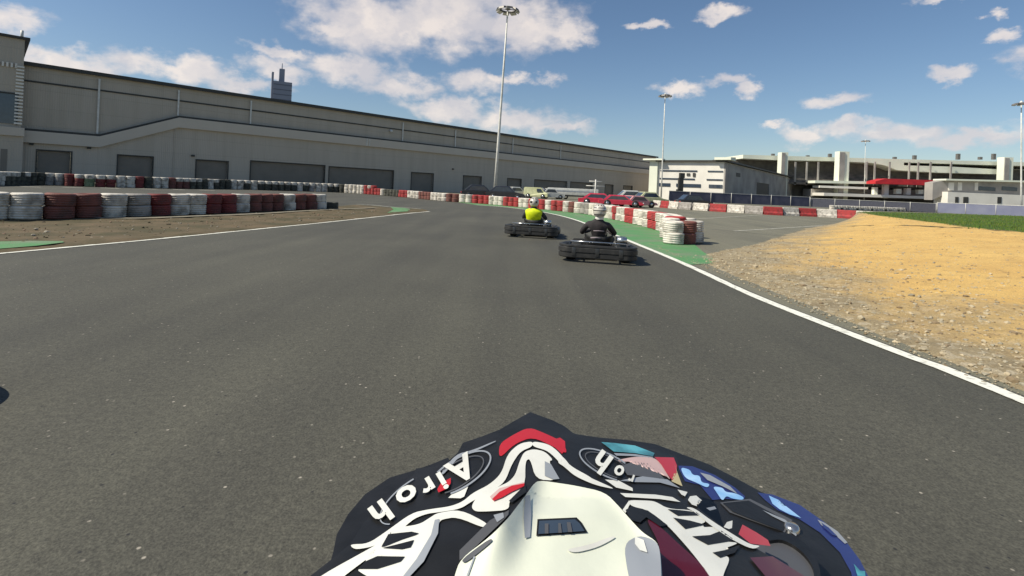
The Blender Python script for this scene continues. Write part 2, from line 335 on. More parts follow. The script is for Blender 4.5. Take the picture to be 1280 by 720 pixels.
def ribbon(name, pts, w, z, m):
    vs = []; fs = []; P = [Vector((p[0], p[1], 0)) for p in pts]
    for i, p in enumerate(P):
        d = (P[min(i + 1, len(P) - 1)] - P[max(i - 1, 0)]).normalized(); n = Vector((-d.y, d.x, 0)) * (w / 2) * (1 + 0.14 * noise.noise(p * 3) + 0.12 * noise.noise(p * 11))
        vs += [p + n + Vector((0, 0, z)), p - n + Vector((0, 0, z))]
    for i in range(len(P) - 1): fs.append((2 * i, 2 * i + 1, 2 * i + 3, 2 * i + 2))
    o = MB().add(vs, fs).build(name, m); tag(o, kind='structure'); return o

# ------------------------------------------------------------------ ground, track, markings
g = MB().add([(-1500, -300, 0), (1800, -300, 0), (1800, 3000, 0), (-1500, 3000, 0)], [(0, 1, 2, 3)]).build('ground', M['lot']); tag(g, kind='structure')
LINE_R = [gp(*p) for p in [(596,256.6),(625,258.5),(655,261.8),(680,265.5),(703,270.5),(722,276),(738,282),(760,290.5),(790,303),(830,319.5),(870,337),(940,369.5),(1040,409.5),(1150,452),(1280,503)]]
LINE_R.append(Vector((LINE_R[-1].x, -2, 0))); LINE_R.append(Vector((LINE_R[-1].x - 0.1, -12, 0)))
LR = resample(catmull(LINE_R, 12), 0.25)
FAR = [gp(*p) for p in [(-60,233.5),(0,232),(50,231.5),(110,233.5),(170,235),(230,236),(290,236.8),(340,238.2),(390,239.6),(430,241),(470,243.6),(510,247),(555,251.5),(600,254.5),(640,258),(675,261.5),(705,264.5),(735,268),(760,272.5),(780,276.5),(800,281),(820,286),(838,292),(846,299)]]
FARC = catmull(FAR, 12)
edge = [Vector((p.x + 0.12, p.y, 0)) for p in LR]
tp = [(p.x, p.y) for p in edge]                              # from far to near along the right
tp += [(-60, -12), (-60, 33)]
tp += [(p.x, p.y) for p in FARC if gp(600,254.5).x > p.x][::3]
flat('track', tp, 0.004, M['track'])
# green verge between right line and barrier
i0 = min(range(len(LR)), key=lambda i: (LR[i] - gp(862,333)).length)
gv = [(p.x + 0.07, p.y) for p in LR[:i0]][::2] + [tuple(gp(905,329)[:2]), tuple(gp(880,316)[:2]), tuple(gp(868,306)[:2])]
gv += [(p.x + 0.2, p.y) for p in reversed(FARC) if p.x > gp(560,252).x][::3]
flat('green_verge', gv, 0.008, M['green'])
ribbon('edge_line_right', LR, 0.135, 0.012, M['line'])
IS = [gp(*p) for p in [(-160,337),(-60,324),(0,317.5),(130,305.5),(230,296),(320,287),(400,279),(460,272.5),(505,267.5),(537,264.5)]]
ISC = resample(catmull(IS, 10), 0.25)
ribbon('edge_line_left', ISC, 0.13, 0.012, M['line'])
TOP = [gp(*p) for p in [(533,262.5),(512,261),(490,260),(462,257.2),(440,256.6),(425,258),(405,257),(360,258),(290,262),(200,266),(100,269.5),(0,272),(-160,276)]]
flat('island_verge', [(p.x, p.y) for p in ISC[::3]] + [(p.x, p.y) for p in TOP], 0.008, M['dirt'], noise_h=0.045, sub=6)
flat('green_patch_corner', [tuple(gp(*p)[:2]) for p in [(-90,321),(0,314.8),(45,311),(80,306.5),(78,305),(40,304.5),(-90,308)]], 0.05, M['green'])
flat('green_patch_tip', [tuple(gp(*p)[:2]) for p in [(484,267.3),(509,265.3),(513,262.5),(503,260.6),(488,259.6),(492,263)]], 0.045, M['green'])
ribbon('edge_line_island_back', catmull([gp(*p) for p in [(526,262.5),(512,261.2),(490,259.8),(462,257.2),(445,256.4)]], 6), 0.14, 0.05, M['oldline'])
ribbon('pale_dust_strip', catmull([gp(*p) for p in [(120,274.5),(170,275),(250,272),(320,269),(400,264),(445,262),(470,261)]], 6), 0.35, 0.055, M['pale'])
for k, (a, b, v) in enumerate([(26,52,233.4),(78,104,234.2),(125,150,235),(175,196,236),(215,232,236.8),(248,268,237.6)]):
    ribbon('track_dash', [gp(a, v), gp(b, v + 0.8)], 0.55, 0.012, M['oldline'])
# bays marked on the lot to the right
ribbon('bay_line', [gp(918, 289), gp(1062, 280)], 0.14, 0.008, M['oldline'])
ribbon('bay_line', [gp(862, 274.3), gp(955, 268.6)], 0.14, 0.008, M['oldline'])
ribbon('tar_seam', [gp(882, 286), gp(940, 291.5), gp(1003, 298)], 0.06, 0.008, M['darktrim'])

# ------------------------------------------------------------------ sand mound with gravel skirt
EDGE = [gp(850,312).xy, gp(868,312).xy, gp(880,300).xy, gp(935,300).xy, gp(985,291).xy, gp(1030,284).xy, gp(1062,279.5).xy, gp(1075,274.5).xy, Vector((34, 44)), Vector((60, 62)), Vector((120, 75))]
NEARX = LR
def toe(x, y):
    # signed distance to the foot of the mound (positive inside)
    P = [Vector((3.75, -14)), Vector((3.80, 4)), Vector((4.2, 9)), Vector((5.6, 12.5)), Vector((9.2, 17.5)), Vector((14, 24)), Vector((20, 31)), Vector((32, 44)), Vector((60, 64)), Vector((150, 80))]
    best = 1e9; sg = 1; q = Vector((x, y))
    for a, b in zip(P, P[1:]):
        d = b - a; t = max(0, min(1, (q - a).dot(d) / d.length_squared)); w = q - (a + d * t)
        if w.length < best: best = w.length; sg = 1 if (d.x * w.y - d.y * w.x) < 0 else -1
    return best * sg
GE = [Vector((12.3, -14)), Vector((12.4, 0)), Vector((12.7, 8)), Vector((13.2, 13)), Vector((14.0, 16.2)), Vector((16.4, 21)), Vector((18.9, 27.0)), Vector((24, 36)), Vector((42, 48)), Vector((150, 95))]
def gdist(x, y):
    best = 1e9; sg = 1; q = Vector((x, y))
    for a, b in zip(GE, GE[1:]):
        d = b - a; t = max(0, min(1, (q - a).dot(d) / d.length_squared)); w = q - (a + d * t)
        if w.length < best: best = w.length; sg = 1 if (d.x * w.y - d.y * w.x) < 0 else -1
    return best * sg
def mh(x, y):
    d = toe(x, y); g_ = gdist(x, y); t = 0 if d <= 0 else (1 if g_ >= 0 else d / (d - g_)); s = t * (1.35 - .35 * t) * .55 + .45 * t * t * (3 - 2 * t)
    n = noise.noise(Vector((x * .35, y * .35, 0))); n2 = noise.noise(Vector((x * 1.6, y * 1.6, 3))); n3 = noise.noise(Vector((x * 6, y * 6, 5)))
    z = 0.68 * s + (0.09 * n * s * (1 - 0.75 * s)) + 0.035 * n2 * min(1, max(0, d + 0.3)) * (1 - 0.6 * s) + 0.016 * n3 + 0.02 * s * noise.noise(Vector((x * 2.6 + 9, y * 2.6, 8)))
    return z + min(0, d) * 0.035 + 0.03 - 0.06 * max(0, 1 - (x - 3.60) / 0.25)
def gcell(x0, x1, y0, y1, st):
    xs = [x0 + (x1 - x0) * i / int((x1 - x0) / st) for i in range(int((x1 - x0) / st) + 1)]
    ys = [y0 + (y1 - y0) * i / int((y1 - y0) / st) for i in range(int((y1 - y0) / st) + 1)]
    return xs, ys
def terrain():
    xs = [3.62 + i * 0.11 for i in range(90)] + [13.4 + i * 0.4 for i in range(50)] + [33.5 + i * 3 for i in range(38)]
    ys = [-14 + i * 0.5 for i in range(30)] + [1.0 + i * 0.11 for i in range(140)] + [16.5 + i * 0.35 for i in range(70)] + [41 + 2.5 * i for i in range(20)]
    me = bpy.data.meshes.new('sand_mound'); vs = []; att = []; gat = []; W_ = len(xs)
    for y in ys:
        for x in xs:
            d = toe(x, y); vs.append((x, y, mh(x, y))); att.append(d); gat.append(gdist(x, y))
    fs = []; 
    def keep(x, y):
        d = toe(x, y)
        if d > 0: return True
        # gravel skirt between mound and track / lot edge
        if y < 10.5: return x > 3.6
        e = 3.5 + (y - 10.5) * 0.9
        return x > e and d > -2.6 - 0.5 * noise.noise(Vector((x, y, 0))) and y < 30
    for j in range(len(ys) - 1):
        for i in range(W_ - 1):
            if keep((xs[i] + xs[i + 1]) / 2, (ys[j] + ys[j + 1]) / 2): fs.append((j * W_ + i, j * W_ + i + 1, (j + 1) * W_ + i + 1, (j + 1) * W_ + i))
    me.from_pydata(vs, [], fs)
    a = me.attributes.new('inland', 'FLOAT', 'POINT'); a.data.foreach_set('value', att)
    a = me.attributes.new('turf', 'FLOAT', 'POINT'); a.data.foreach_set('value', gat)
    b = bmesh.new(); b.from_mesh(me); bmesh.ops.delete(b, geom=[v for v in b.verts if not v.link_faces], context='VERTS'); b.to_mesh(me); b.free()
    me.polygons.foreach_set('use_smooth', [True] * len(me.polygons))
    m = bpy.data.materials.new('sand_and_gravel'); m.use_nodes = True; n = m.node_tree.nodes; l = m.node_tree.links; bs = n['Principled BSDF']; bs.inputs['Roughness'].default_value = 0.95
    t = n.new('ShaderNodeTexCoord'); A = n.new('ShaderNodeAttribute'); A.attribute_name = 'inland'
    def nz(s, d=8, r=0.6):
        z = n.new('ShaderNodeTexNoise'); z.inputs['Scale'].default_value = s; z.inputs['Detail'].default_value = d; z.inputs['Roughness'].default_value = r; l.new(t.outputs['Object'], z.inputs['Vector']); return z.outputs['Fac']
    def mix(f, c1, c2, mode='MIX'):
        x = n.new('ShaderNodeMix'); x.data_type = 'RGBA'; x.blend_type = mode
        if isinstance(f, float): x.inputs['Factor'].default_value = f
        else: l.new(f, x.inputs['Factor'])
        for s_, c_ in (('A', c1), ('B', c2)):
            if isinstance(c_, tuple): x.inputs[s_].default_value = (*c_, 1)
            else: l.new(c_, x.inputs[s_])
        return x.outputs['Result']
    def mr_(f, a0, a1): 
        x = n.new('ShaderNodeMapRange'); x.inputs['From Min'].default_value = a0; x.inputs['From Max'].default_value = a1; l.new(f, x.inputs['Value']); return x.outputs[0]
    ma = n.new('ShaderNodeMath'); ma.operation = 'MULTIPLY_ADD'; l.new(nz(0.8), ma.inputs[0]); ma.inputs[1].default_value = 5.0; l.new(A.outputs['Fac'], ma.inputs[2])
    sand = mix(mr_(nz(1.3), 0.35, 0.65), (0.66, 0.43, 0.14), (0.58, 0.36, 0.115))
    sand = mix(mr_(nz(4, 12, 0.7), 0.54, 0.74), sand, (0.36, 0.22, 0.085))
    grav = mix(mr_(nz(2.0), 0.35, 0.65), (0.34, 0.265, 0.15), (0.23, 0.18, 0.105))
    v = n.new('ShaderNodeTexVoronoi'); v.inputs['Scale'].default_value = 16; l.new(t.outputs['Object'], v.inputs['Vector'])
    sc = n.new('ShaderNodeSeparateColor'); l.new(v.outputs['Color'], sc.inputs[0])
    grav = mix(mr_(sc.outputs[0], 0.6, 0.95), grav, (0.40, 0.335, 0.23))
    c = mix(mr_(ma.outputs[0], 2.8, 4.6), grav, sand)
    g2 = mix(mr_(nz(60, 4), 0.3, 0.7), (0.72, 0.72, 0.72), (1.2, 1.2, 1.2)); c = mix(1.0, c, g2, 'MULTIPLY')
    A2 = n.new('ShaderNodeAttribute'); A2.attribute_name = 'turf'
    c = mix(mr_(A2.outputs['Fac'], 0.05, 0.35), c, (0.055, 0.095, 0.012))
    l.new(c, bs.inputs['Base Color'])
    bp = n.new('ShaderNodeBump'); bp.inputs['Strength'].default_value = 0.8; bp.inputs['Distance'].default_value = 0.05; l.new(nz(9, 10, 0.7), bp.inputs['Height']); l.new(bp.outputs[0], bs.inputs['Normal'])
    me.materials.append(m)
    o = bpy.data.objects.new('sand_mound', me); col.objects.link(o); tag(o, kind='structure')
terrain()
# loose stones on the skirt
mb = MB()
ico = bmesh.new(); bmesh.ops.create_icosphere(ico, subdivisions=1, radius=1); ico.verts.index_update()
iv = [v.co.copy() for v in ico.verts]; ifc = [[v.index for v in f.verts] for f in ico.faces]; ico.free()
def stone(x, y, r, z=None):
    a = rng.uniform(0, 6.28); sx, sy, sz = rng.uniform(.8, 1.5), rng.uniform(.6, 1), rng.uniform(.4, .75); z = mh(x, y) if z is None else z
    vs = []
    for p in iv:
        q = Vector((p.x * sx, p.y * sy, p.z * sz)) * r * (1 + rng.uniform(-.2, .2)); q = rotz(q, a); vs.append((q.x + x, q.y + y, q.z + z + r * 0.15))
    mb.add(vs, ifc, rng.randrange(4))
cnt = 0
while cnt < 5200:
    y = 2.2 + 14 * rng.random() ** 1.5; x = 3.66 + abs(rng.gauss(0, 1)) * (0.8 + 0.15 * y)
    d = toe(x, y)
    if d > 8.5 or (y > 10.5 and (d < -2.4 or x < 3.5 + (y - 10.5) * .9)): continue
    r = min(0.05, rng.lognormvariate(math.log(0.011), 0.5))
    stone(x, y, r); cnt += 1
for i in range(900):
    y = 2.4 + 11 * rng.random() ** 1.4; stone(3.56 + abs(rng.gauss(0, .11)), y, min(.02, rng.lognormvariate(math.log(.007), .45)), 0.006)
for i in range(2600):
    y = 3 + 20 * rng.random() ** 1.3; x = rng.uniform(4.5, 15 + y * .3)
    if toe(x, y) < .3 or gdist(x, y) > .2: continue
    stone(x, y, min(.04, rng.lognormvariate(math.log(.010), .5)))
for (u, v, r) in [(1214,455,.035),(1262,440,.03),(1190,468,.025),(1265,474,.045),(1105,437,.03),(1040,404,.025),(975,372,.03),(1150,447,.02),(1235,462,.03),(1010,392,.02)]:
    p = gp(u, v, 0.03); stone(p.x, p.y, r)
o = mb.build('loose_stones', [mat('stone_grey', (.33, .29, .21), .9), mat('stone_pale', (.44, .37, .25), .9), mat('stone_brown', (.26, .19, .11), .9), mat('stone_cream', (.50, .41, .27), .9)])
tag(o, 'pale and brown loose stones scattered along the foot of the sand mound', 'gravel', kind='stuff')
# loose stones on the left island
mb = MB(); ISP = [gp(*p) for p in [(0,300),(100,296),(200,285),(300,280),(400,270)]]
for i in range(700):
    u = rng.uniform(-40, 470); v0 = 276 - u * 0.03; v1 = 314 - u * 0.095
    p = gp(u, rng.uniform(v0, v1)); stone(p.x, p.y, min(.05, rng.lognormvariate(math.log(.014), .5)), 0.035)
o = mb.build('verge_stones', [mat('stone_dun', (.16, .12, .075), .9), mat('clod_brown', (.10, .08, .04), .9), mat('stone_rust', (.24, .15, .10), .9), mat('stone_light', (.36, .32, .25), .9)])
tag(o, 'small stones and clods on the brown island left of the track', 'gravel', kind='stuff')
# grass on the plateau
mb = MB(); k = 0
def blade(x, y, z, h, w, mi):
    a = rng.uniform(0, 6.28); lx, ly = math.cos(a), math.sin(a); b = rng.uniform(0, 6.28); lean = h * rng.uniform(.1, .6)
    mb.add([(x - lx * w, y - ly * w, z - .02), (x + lx * w, y + ly * w, z - .02), (x + lean * math.cos(b), y + lean * math.sin(b), z + h)], [(0, 1, 2)], mi)
while k < 42000:
    t = rng.random(); y = 8 + 60 * t * t; x = rng.uniform(11.5, max(26, y * 1.25))
    if gdist(x, y) < 0.1 + 0.5 * noise.noise(Vector((x * .9, y * .9, 0))) - (0.6 if rng.random() < .04 else 0): continue
    sc = 1 + y / 22
    blade(x, y, mh(x, y), rng.uniform(.03, .075), .007 * sc, 0 if rng.random() < .7 else (1 if rng.random() < .7 else 2)); k += 1
o = mb.build('grass', [M['grass'], mat('grass_light', (.11, .19, .018), .9), mat('grass_straw', (.20, .18, .04), .9)])
tag(o, 'short green grass covering the flat top of the sand mound', 'grass', kind='stuff')

# ------------------------------------------------------------------ tyre stacks
def tyre_mesh(R_=0.315, T=0.33, seg=26):
    prof = [(R_ * .52, .05 * T), (R_ * .62, .0), (R_ * .84, .0), (R_ * .94, .045 * T), (R_ * .985, .10 * T), (R_, .16 * T)]
    for i in range(4):
        z = .14 + .72 * (i + .5) / 4
        prof += [(R_, (z - .07) * T), (R_ - .011, (z - .05) * T), (R_ - .011, (z + .0) * T - 0.0), (R_, (z + .02) * T)]
    prof += [(R_, .84 * T), (R_ * .985, .90 * T), (R_ * .94, .955 * T), (R_ * .84, T), (R_ * .62, T), (R_ * .52, .95 * T), (R_ * .52, .05 * T)]
    vs = []; fs = []; K = len(prof)
    for (r, h) in prof:
        for k in range(seg):
            t = 2 * math.pi * k / seg; rr = r * (1 + .02 * noise.noise(Vector((math.cos(t) * 1.5, math.sin(t) * 1.5, h * 4))))
            vs.append((rr * math.cos(t), rr * math.sin(t), h + .006 * noise.noise(Vector((math.cos(t), math.sin(t), h * 3 + 9)))))
    for i in range(K - 1):
        for k in range(seg): fs.append((i * seg + k, i * seg + (k + 1) % seg, (i + 1) * seg + (k + 1) % seg, (i + 1) * seg + k))
    return vs, fs
TM = {}
def stack_mesh(c):
    if c not in TM:
        vs, fs = tyre_mesh(); o = MB().add(vs, fs, 0, True).build('tyre', M['t_' + c]); TM[c] = o.data; bpy.data.objects.remove(o)
    return TM[c]
def tyre_stack(p, colours, sc, label, group, tall=1.0):
    t = empty('tyre_stack', (p[0], p[1], p[2] if len(p) > 2 else 0.008), rng.uniform(-.2, .2)); tag(t, label, 'tyre stack', group); z = 0
    for c in colours:
        o = bpy.data.objects.new('tyre', stack_mesh(c)); col.objects.link(o); o.parent = t; o.location = (rng.uniform(-.022, .022), rng.uniform(-.022, .022), z)
        o.rotation_euler = (rng.uniform(-.03, .03), rng.uniform(-.03, .03), rng.uniform(0, 6.28)); o.scale = (sc, sc, tall); z += 0.325 * tall
    return t
ONES = ['', 'first', 'second', 'third', 'fourth', 'fifth', 'sixth', 'seventh', 'eighth', 'ninth', 'tenth', 'eleventh', 'twelfth', 'thirteenth', 'fourteenth', 'fifteenth', 'sixteenth', 'seventeenth', 'eighteenth', 'nineteenth']
TENS = ['', '', 'twent', 'thirt', 'fort', 'fift', 'sixt', 'sevent', 'eight', 'ninet']
def ordn(n):
    if n < 20: return ONES[n]
    h = 'hundred-and-' if n > 100 else ''
    if n == 100: return 'hundredth'
    n = n % 100
    if n < 20: return h + ONES[n]
    return h + (TENS[n // 10] + ('ieth' if n % 10 == 0 else 'y-' + ONES[n % 10]))
def colour_at(u, tab):
    for lim, c in tab:
        if u < lim: return c
    return tab[-1][1]
def px(p):     # photo column of a ground point, used only to choose its paint
    v = Vector((p[0], p[1], -CAMH)); return 640 + F * (v.x * math.cos(ROLL) + v.z * math.sin(ROLL)) / v.y
WORD = {'shaded': 'dull red', 'white': 'white painted', 'red': 'red painted', 'dark': 'bare dark', 'brown': 'brown-red', 'green': 'greenish white', 'grey': 'grey dusty'}
NEARTAB = [(28,'white'),(62,'white'),(95,'brown'),(125,'brown'),(150,'white'),(176,'grey'),(215,'shaded'),(250,'white'),(283,'shaded'),(308,'white'),(352,'brown'),(369,'white'),(388,'brown'),(402,'white'),(999,'dark')]
NL = resample(catmull([gp(*p) for p in [(-60,277),(0,275.8),(30,275.6),(80,274.6),(125,273),(175,271.6),(250,268.5),(300,266.2),(345,264),(400,262)]], 10), 0.61)
nn_ = len(NL)
for i, p in enumerate(NL):
    u = px(p); c = colour_at(u, NEARTAB)
    tyre_stack((p.x, p.y, 0.03), [c, c], 1.0, '%s tyre stack of the brown island barrier, %s from its right-hand end' % (WORD[c], ordn(nn_ - i)), 'tyre stacks of the island barrier', 0.98)
p = gp(413, 261.8)
tyre_stack((p.x, p.y, 0.03), ['dark'], 1.05, 'single dark tyre lying flat past the right-hand end of the island barrier', None, 0.9)
FT = [(2,'white'),(54,'dark'),(76,'grey'),(101,'shaded'),(124,'green'),(147,'shaded'),(167,'white'),(182,'shaded'),(192,'dark'),(208,'white'),(234,'brown'),(255,'dark'),(267,'white'),(284,'dark'),(300,'white'),(313,'dark'),(320,'white'),(372,'dark'),(379,'white'),(388,'dark'),(397,'grey'),(411,'white'),(430,'dark'),(457,'white'),(476,'red'),(481,'white'),(500,'dark'),(511,'red'),(524,'white'),(541,'brown'),(560,'white'),(576,'brown'),(594,'white'),(612,'red'),(632,'white'),(648,'red'),(665,'white'),(680,'red'),(693,'white'),(703,'red'),(714,'white'),(722,'brown'),(731,'white'),(740,'grey'),(768,'white'),(775,'red'),(786,'white'),(798,'red'),(815,'white'),(829,'red'),(843,'white'),(999,'red')]
FP = resample(FARC, 0.62); nf = len(FP)
for i, p in enumerate(FP):
    u = px(p); c = colour_at(u, FT); cc = [c, c]
    if p.x < -14: cc = [c, c, 'white' if (rng.random() < .55 or c == 'dark' and 320 < u < 372) else c]
    tyre_stack((p.x, p.y, 0.004), cc, 1.0, '%s stack in the long outer tyre barrier, %s from its near right end' % (WORD[c], ordn(nf - i + 3)), 'tyre stacks of the long outer barrier', 0.98 if p.x > -14 else 0.93)
for (u, v, c, lab) in [(845.5,306.5,['white','white'],'large white stack of tyres at the near end of the right-hand barrier'), (861,306,['brown','brown'],'dark brown tyre stack between two white stacks at the barrier end'), (871.5,304.5,['white','white'],'white tyre stack at the rightmost tip of the barrier by the gravel'), (861,298,['white','white'],'white tyre stack tucked behind the brown one at the barrier end'), (840,299,['white', 'white'],'white tyre stack just behind the large end stack of the barrier')]:
    q = gp(u, v); q.y += 0.28
    tyre_stack((q.x, q.y, 0.008), c, 0.86, lab, 'tyre stacks of the long outer barrier', 0.92)
# far row of white tyres beyond the mound
FR = resample([gp(*p) for p in [(1040, 262.2), (1100, 263.8), (1182, 266)]], 0.95)
for i, p in enumerate(FR):
    c = ['white', 'white', 'white', 'dark', 'white', 'grey'][i % 6]
    tyre_stack((p.x, p.y, 0), [c, 'white'], 1.35, 'whitish tyre stack in the far row beyond the grass, %s from its left end' % ordn(i + 1), 'far row of white tyre stacks', 1.15)

# plastic water-filled barriers across the lot
def plastic_barrier_mesh(c):
    mb = MB(); prof = [(-.24, 0), (-.24, .16), (-.15, .30), (-.12, .62), (-.10, .68), (.10, .68), (.12, .62), (.15, .30), (.24, .16), (.24, 0)]
    mb.prism([(0, 0)] * 0 or [(x, z) for x, z in prof], -.70, .70)
    for y in (-.45, 0, .45): mb.box(-.258, .258, y - .06, y + .06, 0.004, .12)
    mb.tube([(0, -.72, .10), (0, -.72, .60)], .045, 8); mb.tube([(0, .72, .10), (0, .72, .60)], .045, 8)
    o = mb.build('plastic_barrier', c); return o
BL = [gp(*p) for p in [(822,259),(850,261.5),(880,263.5),(910,265.3),(960,268.5),(1010,270.5),(1050,272.5),(1100,276)]]
BP = resample(BL, 1.52)
prot = {}
for k, nm in (('white', 't_white'), ('red', 't_red'), ('grey', 't_grey')): prot[k] = plastic_barrier_mesh(M[nm])
seq = ['white', 'red', 'white', 'grey', 'white', 'red', 'white', 'grey', 'red', 'white', 'red', 'white', 'red', 'white', 'grey', 'white', 'red', 'white', 'red', 'white', 'grey', 'red']
used = set()
for i, p in enumerate(BP):
    k = seq[i % len(seq)]; o = prot[k] if k not in used else prot[k].copy()
    if k in used: col.objects.link(o)
    used.add(k); q = BP[min(i + 1, len(BP) - 1)] - BP[max(i - 1, 0)]
    o.location = (p.x, p.y, 0.004); o.rotation_euler = (0, 0, math.atan2(q.y, q.x) - math.pi / 2 + rng.uniform(-.04, .04))
    tag(o, '%s plastic block of the row crossing the lot, %s from its left end' % ({'white': 'white', 'red': 'red', 'grey': 'grey-brown dirty'}[k], ordn(i + 1)), 'barrier', 'plastic barriers across the lot')

# ------------------------------------------------------------------ warehouse
A0 = Vector((ray(30, hz(30)).x * 53.5, 53.5, 0)); B0 = Vector((ray(820, hz(820)).x * 148.9, 148.9, 0))
e = (B0 - A0); LEN = e.length; e.normalize(); ang = math.atan2(e.y, e.x)
def s_at(u):
    r = ray(u, hz(u)); r2 = Vector((r.x, 1, 0)); den = e.x * r2.y - e.y * r2.x
    return -(A0.x * r2.y - A0.y * r2.x) / den
def pnl(mb, x0, x1, y0, y1, z0, z1, mi=0): mb.box(x0, x1, y0, y1, z0, z1, mi)
wh = empty('warehouse', A0, ang); tag(wh, 'very long grey clad warehouse with stepped cornice and roller doors running along the left', 'warehouse')
HT = 12.0; ZC = 8.2; ZL = 5.1; s1 = s_at(122); s2 = s_at(220)
doors = [(46,88,3.1),(147,190,3.1),(245,284,3.1),(313,405,3.4),(411,491,3.3),(514,541,3.2),(579,601,3.2),(634,651,3.2),(668,708,3.3),(713,740,3.3),(756,766,3.2),(779,790,3.2)]
dw = [(s_at(a), s_at(b), h) for a, b, h in doors]
S0 = s_at(-150)
# lower wall, with real openings for the doors
mb = MB(); xs = [S0]
for a, b, h in dw: xs += [a, b]
xs.append(LEN)
for i in range(0, len(xs), 2): mb.box(xs[i], xs[i + 1], 0, 0.4, 0, 5.0)
for a, b, h in dw: mb.box(a, b, 0, 0.4, h, 5.0)
mb.box(S0, s1, .05, 0.4, 5.0, 5.3)
mb.prism([(s1, 5.0), (LEN, 5.0), (LEN, ZC), (s2, ZC), (s1, 5.3)], 0.02, 0.4)
mb.box(LEN, LEN + .4, .4, 60, 0, HT - .3); mb.box(S0, S0 + .4, .4, 60, 0, HT - .3)
mb.build('wall', M['wall'], wh)
mb = MB(); mb.prism([(S0, 5.3), (s1, 5.3), (s2, ZC), (LEN, ZC), (LEN, HT), (S0, HT)], .45, .8); mb.build('upper_wall', M['wall_up'], wh)
def band(z0, z1, y0, y1, m, name):
    mb = MB(); mb.prism([(S0, ZL + z0 - 0.0), (s1, ZL + z0), (s2, ZC + z0), (LEN + .5, ZC + z0), (LEN + .5, ZC + z1), (s2, ZC + z1), (s1, ZL + z1), (S0, ZL + z1)], y0, y1); mb.build(name, m, wh)
band(-1.25, -0.02, -.35, .3, M['cornice'], 'cornice')
band(-0.02, 0.22, -.12, .44, M['darktrim'], 'cornice_gutter')
MB().box(S0, LEN, .36, .448, 10.25, 10.42).build('panel_seam', M['darktrim'], wh)
MB().box(S0, LEN + .6, .2, 60, HT, HT + .28).build('roof', M['roof'], wh)
MB().box(S0, LEN + .6, .05, .2, HT - .1, HT + .30).build('roof_edge', M['darktrim'], wh)
for u in (120, 220, 311, 502, 568, 640, 700):
    x = s_at(u); b = MB(); zb = ZL + .3 if u < 130 else ZC + .25; b.box(x - .09, x + .09, .24, .355, zb, HT - .4); b.build('downpipe', M['steel'], wh)
b = MB(); x = s_at(216); b.box(x - .05, x + .05, -.06, -.002, .2, 6.9); b.build('wall_joint', M['wall_up'], wh)
x = s_at(458); MB().box(x - .5, x - .35, -.43, -.352, ZC - 1.2, ZC - .1).box(x + .0, x + .12, -.43, -.352, ZC - 1.2, ZC - .1).build('cornice_joint', M['steel'], wh)
for a, b_, h in dw:
    mb = MB(); k = 0; z = 0.01
    while z < h - .02: mb.box(a + .02, b_ - .02, .24 + (k % 2) * .02, .30, z, min(z + .2, h)); z += .2; k += 1
    d = mb.build('roller_door', M['door'], wh)
    MB().box(a - .12, a, -.06, .22, 0, h + .12).box(b_, b_ + .12, -.06, .22, 0, h + .12).box(a, b_, -.06, .22, h, h + .12).build('door_frame', M['darktrim'], d)
for u, zz in [(38, 3.6), (110, 3.6), (240, 3.5), (565, 4.2)]:
    x = s_at(u); MB().box(x - .18, x + .18, -.2, -.001, zz, zz + .22).build('wall_lamp', M['darktrim'], wh)
x = s_at(487); MB().sphere((x, .2, 9.9), .26, 12).build('dome_lamp', M['lens'], wh)
# end block on the left
eb = empty('stair_block', A0 + e * 0.0, ang); tag(eb, 'tall grey block with blue window and white notched edge at far left', 'building')
xr = s_at(27); xl = S0 - 1
MB().box(xl, xr, -1.2, -.5, 0, 5.2).box(xl, xr - .9, -.5, 0, 0, 5.2).box(xl, xr - .2, -1.0, -.45, 5.2, 14.3).box(xl, xr - .2, -.45, 14, 12.3, 14.3).build('wall', M['wall_up'], eb)
MB().box(xl, xr + .2, -1.25, 14, 14.3, 14.55).build('roof', M['darktrim'], eb)
mb = MB(); z = 5.6
while z < 11.6: mb.box(xr - .75, xr - .15, -1.18, -1.01, z, z + .17); z += .34
x = xr - 3.4
while x < xr - .8: mb.box(x, x + .16, -1.18, -1.01, 11.3, 11.75); x += .32
mb.build('notched_edge', M['bwhite'], eb)
MB().box(xl + 1, s_at(17), -1.07, -1.003, 5.6, 8.6).build('window', M['glass'], eb)
MB().box(xl + .9, s_at(17) + .12, -1.14, -1.073, 8.6, 8.75).box(s_at(17), s_at(17) + .12, -1.14, -1.073, 5.5, 8.6).build('window_frame', M['darktrim'], eb)
MB().tube([(xr - .4, 0, 14.5), (xr - .4, 0, 15.4)], .13, 8).build('vent_pipe', M['steel'], eb)
MB().box(s_at(0), s_at(8), -1.24, -1.203, .1, 3.0).build('door', M['door'], eb)
MB().box(xl, xr + .05, -1.45, -1.203, 4.4, 5.25).build('canopy_band', M['cornice'], eb)

# ------------------------------------------------------------------ skyline tower
r = ray(350, hz(350)); Y = 420; tw = empty('tower_block', (r.x * Y, Y, 0), R(28)); tag(tw, 'distant blue-grey high-rise tower rising above the warehouse roof', 'tower')
mb = MB(); mb.box(-8, 5.5, -7, 7, 0, 79)
for k in range(18): mb.box(-8.08, 5.58, -7.08, 7.08, 8 + k * 4, 8.8 + k * 4, 1)
mb.build('tower_body', [M['tower'], mat('tower_bands', (.13, .145, .19), .5)], tw)
MB().box(-9.6, -8.1, -6, 2, 0, 86).build('side_fin', M['tower'], tw); MB().box(-4, 0, -3, 3, 79, 90).tube([(-2, 0, 90), (-2, 0, 95)], .4, 6).build('plant_room', M['tower'], tw)

